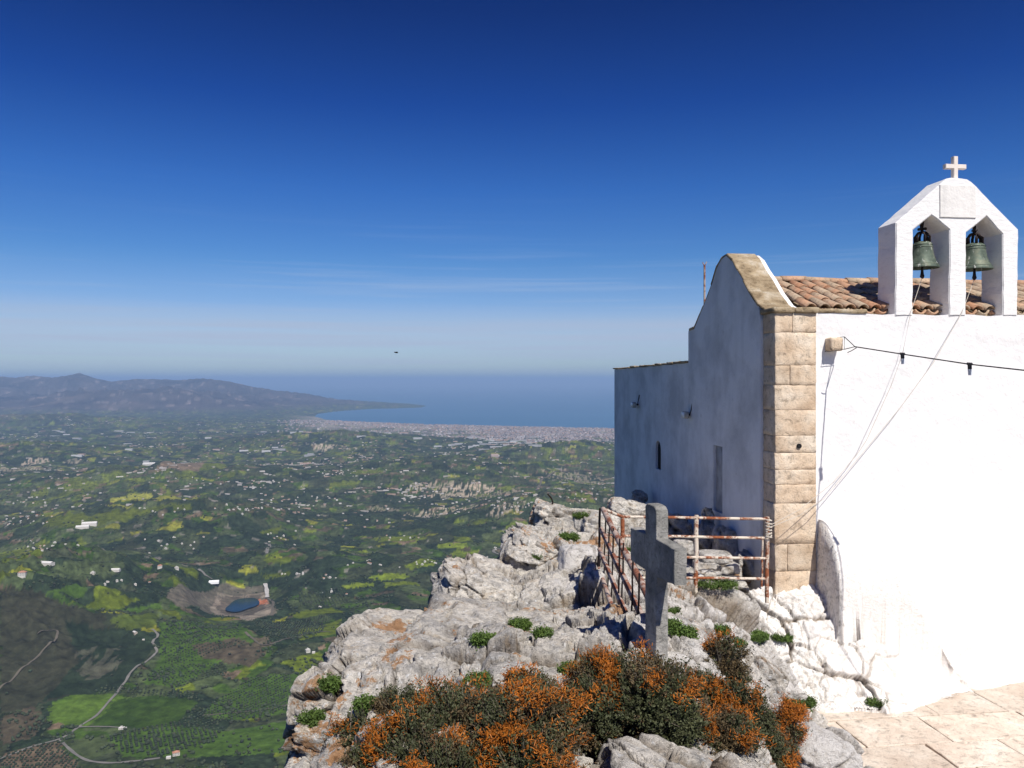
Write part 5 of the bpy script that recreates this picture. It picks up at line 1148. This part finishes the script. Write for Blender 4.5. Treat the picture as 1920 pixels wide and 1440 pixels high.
# ---- trees
M_CROWN, nt, b = new_mat('olive crown'); v = coords(nt, obj=False); n1 = noise(nt, v, .9, 3, .7); oi = N(nt, 'ShaderNodeObjectInfo')
c = ramp(nt, n1, [(.35, (.018, .028, .014)), (.65, (.045, .058, .030))]).outputs[0]; c = mixc(nt, 1.0, c, ramp(nt, oi.outputs['Random'], [(0, .75), (1, 1.25)]).outputs[0], 'MULTIPLY'); nt.links.new(c, b.inputs['Base Color']); b.inputs['Roughness'].default_value = .9; bump(nt, b, [(n1, .6, .3)])
M_TRUNK = simple_mat('grey bark', (.12, .10, .08), .95)
def tree_mesh(name, seed, r=2.3, lv=2):
    r = r * 1.22; V, Fc = ICO[lv]; P = V.copy(); P = P * (1 + .55 * fbm(V + seed * 5, 1.6, 3, seed))[:, None]; P[:, 2] *= .78; P = P * r; P[:, 2] += r * 1.05
    t = []; 
    for z, w in ((-1.2, .30), (1.4, .20)):
        for k in range(5): t.append((w * math.cos(k * 1.2566), w * math.sin(k * 1.2566), z))
    Q = np.array([(k, (k + 1) % 5, 5 + (k + 1) % 5, 5 + k) for k in range(5)]) + len(P); Vv = np.concatenate([P, np.array(t)])
    o = mesh_np(name, Vv, [Fc, Q], [M_CROWN, M_TRUNK], mids=[0] * len(Fc) + [1] * 5); me = o.data; bpy.data.objects.remove(o); return me
if 'ICO' not in globals():
    def ico(n):
        bm = bmesh.new(); bmesh.ops.create_icosphere(bm, subdivisions=n, radius=1.0); V = np.array([v.co[:] for v in bm.verts]); Fc = np.array([[v.index for v in f.verts] for f in bm.faces]); bm.free(); return V, Fc
    ICO = {k: ico(k) for k in (2, 3)}
TM = [tree_mesh('olive_tree', k) for k in range(5)]
GROVES = [  # photo outline, row spacing, tree spacing, direction of the rows, radius factor, label
 ([(0, 1440), (14, 1414), (70, 1398), (112, 1392), (150, 1440)], 7.5, 7.5, .1, .8, 'round olive tree of the regular orchard on brown soil in the bottom left corner'),
 ([(200, 1380), (330, 1352), (420, 1366), (400, 1392), (300, 1418), (230, 1412)], 9, 8, .5, .95, 'olive tree of the grove between white farmhouse and red-roofed house'),
 ([(330, 1352), (400, 1318), (470, 1270), (545, 1262), (540, 1330), (430, 1350), (380, 1368)], 9.5, 6.5, .95, .85, 'olive tree in the slanting rows left of the overhanging outcrop'),
 ([(300, 1236), (300, 1205), (380, 1198), (470, 1205), (380, 1232), (330, 1252)], 10, 8, 1.1, .85, 'olive tree in the rows just right of the winding track'),
 ([(300, 1198), (320, 1162), (440, 1168), (450, 1192), (380, 1196)], 10, 8, .7, .8, 'olive tree in the grove below the pond'),
 ([(170, 1300), (200, 1286), (262, 1292), (372, 1300), (372, 1312), (230, 1302)], 9, 8, .3, .85, 'olive tree in the row above the big green field'),
 ([(270, 1275), (300, 1250), (420, 1240), (430, 1265), (330, 1290)], 9.5, 8, .8, .85, 'olive tree between the track and the slanting rows'),
 ([(560, 1110), (640, 1100), (660, 1130), (560, 1140)], 11, 10, .4, .9, 'olive tree on the terraces right of the pond'), ([(470, 1160), (560, 1165), (620, 1150), (600, 1190), (500, 1200)], 10, 9, .9, .9, 'olive tree right of the pond below the terraces')]
pos = []
for poly, rs, ts, ang, rf_, lab in GROVES:
    w = np.array(rg_poly(poly)); cx_, cy_ = w.mean(0); ca, sa = math.cos(ang), math.sin(ang); ext = np.max(np.hypot(w[:, 0] - cx_, w[:, 1] - cy_)); A, B = np.meshgrid(np.arange(-ext, ext, ts), np.arange(-ext, ext, rs)); A = A.ravel() + rng.normal(0, .5, A.size); B = B.ravel() + rng.normal(0, .4, B.size)
    X = cx_ + A * ca - B * sa; Y = cy_ + A * sa + B * ca; m = in_poly(X, Y, [tuple(p) for p in w]) & (rng.random(len(X)) < .93)
    for x, y in zip(X[m], Y[m]): pos.append((x, y, rf_ * rng.uniform(.75, 1.2), lab))
pos.sort(key=lambda p: p[1]); near_ = [p for p in pos if p[3] in (GROVES[0][5], GROVES[1][5])][:300]; ids = set(map(id, near_)); rest = [p for p in pos if id(p) not in ids]
pz = hz([p[0] for p in near_], [p[1] for p in near_])
for k, (x, y, s, lab) in enumerate(near_):
    o = bpy.data.objects.new('olive_tree', TM[k % 5]); COL.objects.link(o); o.location = (x, y, pz[k] - .2); o.rotation_euler = (0, 0, rh.uniform(0, 6.28)); o.scale = (s, s, s * .95); props(o, lab, 'tree', 'olive trees of the valley groves')
def mass_trees(name, X, Y, R, label, lv0=True):
    n = len(X); bm = bmesh.new(); bmesh.ops.create_icosphere(bm, subdivisions=1, radius=1.0); V0 = np.array([v.co[:] for v in bm.verts]); F0 = np.array([[v.index for v in f.verts] for f in bm.faces]); bm.free()
    z = hz(X, Y); J = rng.uniform(.72, 1.3, (n, len(V0), 1)); a = rng.uniform(0, 6.28, n); c, s = np.cos(a)[:, None], np.sin(a)[:, None]; V = V0[None] * J * R[:, None, None] * np.array([1, 1, .8]); x = V[..., 0] * c - V[..., 1] * s; y = V[..., 0] * s + V[..., 1] * c
    V = np.stack([x + X[:, None], y + Y[:, None], V[..., 2] + (z + R * .75)[:, None]], -1); Q = (np.arange(n)[:, None, None] * len(V0) + F0[None]).reshape(-1, 3)
    col = (np.array((.036, .048, .024)) * rng.uniform(.6, 1.5, (n, 1)) + rng.uniform(-.004, .006, (n, 3))).clip(.006, 1); C = np.repeat(col[:, None], len(V0), 1)
    return props(mesh_np(name, V.reshape(-1, 3), Q, M_MASS, attrs={'cover': ('c', C.reshape(-1, 3))}), label, None, None, 'stuff')
mass_trees('olive_groves', np.array([p[0] for p in rest]), np.array([p[1] for p in rest]), np.array([2.75 * p[2] for p in rest]), 'olive groves in rows around the pond')
n = 90000; pxs = rng.uniform(-60, 1240, n); pys = rng.uniform(905, 1470, n); D = -SEA * F / (pys - HZ) * rng.uniform(.95, 1.0, n); X = (pxs - 960) / F * D; Y = D; P = np.stack([X, Y, X * 0], 1)
wx = X + 60 * fbm(P, 1 / 240., 3, 41); wy = Y + 60 * fbm(P, 1 / 240., 3, 43); hid, edge = vcells(wx, wy * .8 + wx * .2, CELL, 1); f = fbm(P, 1 / 130., 4, 88, .6); dens = (1 - sst(.0, .09, edge)) * .55 + sst(.02, .30, f) * .5 + .02
for poly, c_ in PATCH[:7] + PATCH[12:16]: dens[in_poly(X, Y, rg_poly(poly))] *= .03
keep = rng.random(n) < dens * .62; X, Y = X[keep], Y[keep]; mass_trees('scattered_trees', X, Y, rng.uniform(1.3, 3.6, len(X)) * (1 + .00008 * Y), 'scrub, hedges and scattered trees over the valley')
# ================================================================== shrubs, tufts and dry stalks on the rock
def leaf_mat(name, a, b_, rough=.6, trans=0.0):
    m, nt, b = new_mat(name); geo = N(nt, 'ShaderNodeNewGeometry'); v = geo.outputs['Position']; n1 = noise(nt, v, 26, 3, .6); n2 = noise(nt, v, 5, 3, .6)
    c = ramp(nt, n1, [(.33, a), (.66, b_)]).outputs[0]; c = mixc(nt, 1.0, c, ramp(nt, n2, [(.3, .7), (.7, 1.3)]).outputs[0], 'MULTIPLY'); nt.links.new(c, b.inputs['Base Color']); b.inputs['Roughness'].default_value = rough
    return m
M_LEAF = leaf_mat('grey green leaf', (.026, .034, .014), (.085, .090, .042)); M_LEAFB = leaf_mat('bronzed leaf', (.06, .045, .022), (.13, .09, .045)); M_ORANGE = leaf_mat('orange flowering strands', (.20, .06, .010), (.48, .155, .018)); M_TWIG = leaf_mat('grey twig', (.10, .085, .065), (.24, .21, .17)); M_GRASS = leaf_mat('fresh green leaf', (.040, .075, .016), (.10, .155, .032))
BR = np.random.default_rng(77)
def quads(C, dirn, nrm, L, Wd):
    """diamond leaves: centre, direction, normal, length, width"""
    t = dirn / (np.linalg.norm(dirn, axis=1)[:, None] + 1e-9); b_ = np.cross(t, nrm); b_ /= np.linalg.norm(b_, axis=1)[:, None] + 1e-9; L = L[:, None]; Wd = Wd[:, None]; n_ = np.cross(b_, t)
    V = np.stack([C - t * L * .5, C + b_ * Wd * .5 + n_ * Wd * .12, C + t * L * .5, C - b_ * Wd * .5 + n_ * Wd * .12], 1); return V.reshape(-1, 3), (np.arange(len(C))[:, None] * 4 + np.arange(4)[None])
def sticks(A, B, r):
    d = B - A; t = d / (np.linalg.norm(d, axis=1)[:, None] + 1e-9); up = np.where(np.abs(t[:, 2:3]) < .9, np.array([[0, 0, 1.]]), np.array([[1., 0, 0]])); x = np.cross(t, up); x /= np.linalg.norm(x, axis=1)[:, None] + 1e-9; y = np.cross(t, x); V = []
    for P, k in ((A, 1.0), (B, .6)):
        for a in (0, 2.094, 4.189): V.append(P + (x * math.cos(a) + y * math.sin(a)) * (r * k)[:, None])
    V = np.stack(V, 1).reshape(-1, 3); q = np.array([(0, 1, 4, 3), (1, 2, 5, 4), (2, 0, 3, 5)]); return V, (np.arange(len(A))[:, None, None] * 6 + q[None]).reshape(-1, 4)
def shrub(blobs, label, ntip, orange=.5, seed=1, leafL=.017):
    """blobs: photo boxes (x0, x1, y0, y1, metres) that together give the outline of one shrub"""
    b0 = blobs[0]; root = pt((b0[0] + b0[1]) / 2, b0[3], b0[4]); o = empty('thorny_shrub', root); props(o, label, 'shrub', 'low thorny shrubs in the foreground'); inv = np.array(root)
    areas = np.array([(b[1] - b[0]) * (b[3] - b[2]) * b[4] ** 2 for b in blobs], float); areas /= areas.sum(); tips, outs, bases = [], [], []
    for b, w in zip(blobs, areas):
        n = int(ntip * w); c = np.array(pt((b[0] + b[1]) / 2, (b[2] + b[3]) / 2, b[4])); R = np.array([(b[1] - b[0]) / 2 / F * b[4], (b[1] - b[0]) / 2 / F * b[4] * .8, (b[3] - b[2]) / 2 / F * b[4]])
        d = BR.normal(size=(n, 3)); d /= np.linalg.norm(d, axis=1)[:, None]; rad = .55 + .45 * BR.random(n) ** .45; lump = 1 + .75 * fbm(d * 1.0 + c, 3.4, 4, seed, .65) + BR.normal(0, .05, n); P = c + d * R * (rad * lump)[:, None]
        tips.append(P); outs.append(d * np.array([1, 1, 1.0]) + np.array([0, 0, .45])); bases.append(c + (P - c) * .25 - np.array([0, 0, R[2] * .35]))
    T = np.concatenate(tips); O = np.concatenate(outs); Bs = np.concatenate(bases); O /= np.linalg.norm(O, axis=1)[:, None]
    keep = fbm(T, 8.5, 3, 5 + seed) > -.17; T, O, Bs = T[keep], O[keep], Bs[keep]; n = len(T); k = 13
    # leaves set along short shoots
    s = np.tile(np.linspace(-.055, .02, k), n); C = np.repeat(T, k, 0) + np.repeat(O, k, 0) * s[:, None] + BR.normal(0, .0075, (n * k, 3)); D = np.repeat(O, k, 0) * .7 + BR.normal(0, .75, (n * k, 3)); Nn = BR.normal(0, 1, (n * k, 3)) + np.array([0, -.3, .8]); L = leafL * BR.uniform(.6, 1.35, n * k)
    bron = np.repeat(fbm(T, 3.1, 2, 9) + BR.normal(0, .10, n) > .12, k)
    V, Q = quads(C - inv, D, Nn, L, L * .46); props(mesh_np('foliage', V, Q, [M_LEAF, M_LEAFB], o, smooth=False, mids=bron.astype(int)), kind='stuff')
    sel = BR.random(n) < .5; V, Q = sticks(Bs[sel] - inv, T[sel] - inv, np.full(sel.sum(), .0022)); props(mesh_np('twigs', V, Q, M_TWIG, o, smooth=False), kind='stuff')
    # orange strands in patches on the outside
    of = fbm(T, 5.2, 3, 41 + seed, .6) + BR.normal(0, .03, n) + .06 * (O[:, 2] > .3); m = of > (.285 - .13 * orange); To, Oo = T[m], O[m]; no = len(To); kk = 13
    if no:
        A = np.repeat(To, kk, 0) + BR.normal(0, .016, (no * kk, 3)) + np.repeat(Oo, kk, 0) * .014; B = A + BR.normal(0, .010, (no * kk, 3)) + np.repeat(Oo, kk, 0) * .006; V, Q = sticks(A - inv, B - inv, np.full(no * kk, .0024)); props(mesh_np('orange_strands', V, Q, M_ORANGE, o, smooth=False), kind='stuff')
    bm = bmesh.new()
    for j in range(6):
        a = Vector(Bs[BR.integers(n)]) - root; tube(bm, [(0, 0, -.05), a * .5 + Vector((.02, 0, 0)), a], .009, 5, True, [.014, .009, .005])
    from_bm('stem', bm, M_TWIG, o, True); return o
shrub([(690, 860, 1330, 1480, 4.0), (760, 960, 1285, 1440, 4.15), (880, 1085, 1285, 1470, 3.9), (900, 1080, 1370, 1560, 3.7), (740, 930, 1380, 1560, 3.7), (930, 1050, 1262, 1350, 4.4)], 'large grey-green shrub with orange growth, left of the speckled boulder', 12500, .72, 1)
shrub([(620, 740, 1340, 1480, 4.3), (700, 800, 1285, 1380, 4.6), (640, 700, 1400, 1500, 4.0)], 'dark green shrub at the lower left end of the shrub belt, almost without orange', 3400, -.4, 2)
shrub([(1065, 1190, 1228, 1330, 4.45), (1120, 1300, 1232, 1370, 4.3), (1050, 1170, 1280, 1400, 4.2), (1190, 1320, 1300, 1410, 4.25)], 'rounded grey-green shrub in front of the concrete cross', 7400, .25, 3)
shrub([(1310, 1405, 1196, 1300, 5.2), (1255, 1370, 1262, 1380, 4.8), (1330, 1450, 1285, 1420, 4.7), (1270, 1420, 1330, 1430, 4.4), (1380, 1470, 1360, 1470, 4.6)], 'tall shrub with orange patches between the cross and the white boulder', 8800, .55, 4)
shrub([(1450, 1508, 1318, 1385, 5.5), (1400, 1490, 1370, 1450, 5.3)], 'small rightmost shrub with orange tips reaching over the paving', 1700, .75, 5)
DG = bpy.context.evaluated_depsgraph_get(); bpy.context.view_layer.update()
def on_rock(px, py, d):
    """the point of the rock where a plant of the photograph roots"""
    v = pt(px, py, 1.0).normalized(); o = Vector((0, 0, 0))
    for _ in range(12):
        hit, loc, nrm, idx, ob, mx = SC.ray_cast(DG, o, v)
        if not hit: break
        if ob.name.split('.')[0] in ('summit_rock', 'boulder', 'stone', 'whitewashed_rock') and loc.y < 16: return loc
        o = loc + v * .01
    return pt(px, py, d)
def tuft(px, py, w, h, d, label, seed=0):
    c = on_rock(px, py + h * .4, d); d = c.y; o = empty('green_tuft', c); props(o, label, 'plant', 'green tufts in the cracks of the rock'); n = int(90 + w * h * .5); R = w / 2 / F * d; Hh = min(h / F * d, .09)
    a = BR.uniform(0, 6.28, n); r = np.sqrt(BR.random(n)) * R; B = np.stack([r * np.cos(a), r * np.sin(a) * .7, -.03 + BR.random(n) * Hh * .35], 1); D = np.stack([np.cos(a) * .7, np.sin(a) * .7, BR.uniform(.5, 1.5, n)], 1) + BR.normal(0, .35, (n, 3)); L = Hh * BR.uniform(.35, .75, n); D /= np.linalg.norm(D, axis=1)[:, None]
    V, Q = quads(B + D * (L * .5)[:, None], D, BR.normal(0, 1, (n, 3)), L, L * .16 + .005); C2 = B + D * (L * .8)[:, None]; C2 = np.repeat(C2, 5, 0) + BR.normal(0, .012, (n * 5, 3)); V2, Q2 = quads(C2, BR.normal(0, 1, (n * 5, 3)), BR.normal(0, 1, (n * 5, 3)) + np.array([0, -.4, .8]), np.full(n * 5, .015), np.full(n * 5, .010))
    mesh_np('leaves', np.concatenate([V, V2]), np.concatenate([Q, Q2 + len(V)]), M_GRASS, o, smooth=False); return o
for t in [(1412, 1178, 48, 40, 7.2, 'round green tuft in the white rock below the corner pier'), (1352, 1170, 18, 34, 6.9, 'narrow green plant left of the round tuft'), (1283, 1180, 26, 26, 6.0, 'small green plant on the white rock further right of the cross'), (1262, 1140, 14, 26, 6.2, 'upright green plant right of the cross shaft'), (1258, 1165, 18, 30, 5.9, 'leafy green plant close to the foot of the cross'), (1468, 1190, 30, 18, 8.0, 'low green plant under the corner pier'),
          (1380, 1200, 26, 14, 6.9, 'thin green plant above the right shrub'), (1498, 1304, 50, 34, 7.5, 'bright green tuft where the white rock meets the paving'), (1645, 1312, 34, 14, 7.6, 'flat green plant on the foot of the white mound'), (1078, 1250, 44, 28, 5.2, 'green grass tuft above the middle shrub'), (975, 1160, 26, 34, 6.9, 'green tuft in a cleft of the middle outcrop'),
          (1018, 1180, 18, 30, 6.4, 'small green tuft right of the cleft'), (910, 1192, 36, 22, 6.2, 'green grass on the broad outcrop'), (616, 1274, 28, 26, 5.7, 'fresh green tuft beside the orange lichen'), (585, 1335, 22, 44, 5.1, 'green plant on the face of the leftmost outcrop'), (686, 1312, 28, 24, 5.1, 'green tuft above the dark shrub'), (1090, 962, 26, 14, 11.6, 'pale green tuft near the top of the crest'),
          (1066, 998, 30, 24, 10.8, 'grass in the hollow below the top of the crest'), (1180, 1020, 30, 30, 9.6, 'green weed behind the left end of the railing'), (900, 1268, 46, 20, 5.2, 'olive green moss patch left of the pale slab'), (1005, 1040, 20, 12, 9.8, 'small olive tuft on the pale rock of the crest'), (1345, 1090, 70, 14, 8.8, 'low weeds on the kerb stone under the railing')]: tuft(*t)
for (x0, y0, x1, y1, d, lab) in [(660, 1320, 646, 1440, 4.3, 'dry stalk leaning over the dark shrub'), (560, 1335, 615, 1415, 4.6, 'long dry stalk on the leftmost outcrop'), (622, 1335, 605, 1400, 4.5, 'short dry stalk beside the long one'), (1018, 1250, 1010, 1300, 4.6, 'dry twig rising from the large shrub')]:
    a, b_ = pt(x0, y0, d), pt(x1, y1, d - .1); o = tube_obj('dry_stalk', [a, a.lerp(b_, .5) + Vector((.008, 0, .01)), b_], .003, M_TWIG, None, 5); props(o, lab, 'plant', 'dry stalks')
# ------------------------------------------------------------------ the air
def haze_box():
    bm = bmesh.new(); bmesh.ops.create_cube(bm, size=1.0)
    x0, x1, y0, y1, z0, z1 = -270000, 270000, -45000, 350000, SEA - 2.6, 260.0
    for v in bm.verts: v.co = Vector(((x0 + x1) / 2 + v.co.x * (x1 - x0), (y0 + y1) / 2 + v.co.y * (y1 - y0), (z0 + z1) / 2 + v.co.z * (z1 - z0)))
    m = bpy.data.materials.new('air'); m.use_nodes = True; nt = m.node_tree; nt.nodes.clear()
    pv = N(nt, 'ShaderNodeVolumePrincipled'); pv.inputs['Density'].default_value = HAZE_D; pv.inputs['Density Attribute'].default_value = ''
    pv.inputs['Color'].default_value = HAZE_C; pv.inputs['Anisotropy'].default_value = 0.0
    o = N(nt, 'ShaderNodeOutputMaterial'); nt.links.new(pv.outputs[0], o.inputs['Volume'])
    return props(from_bm('haze', bm, m), kind='stuff')
HAZE_D = 4.0e-5; HAZE_C = (.44, .66, 1.0, 1)
haze_box()
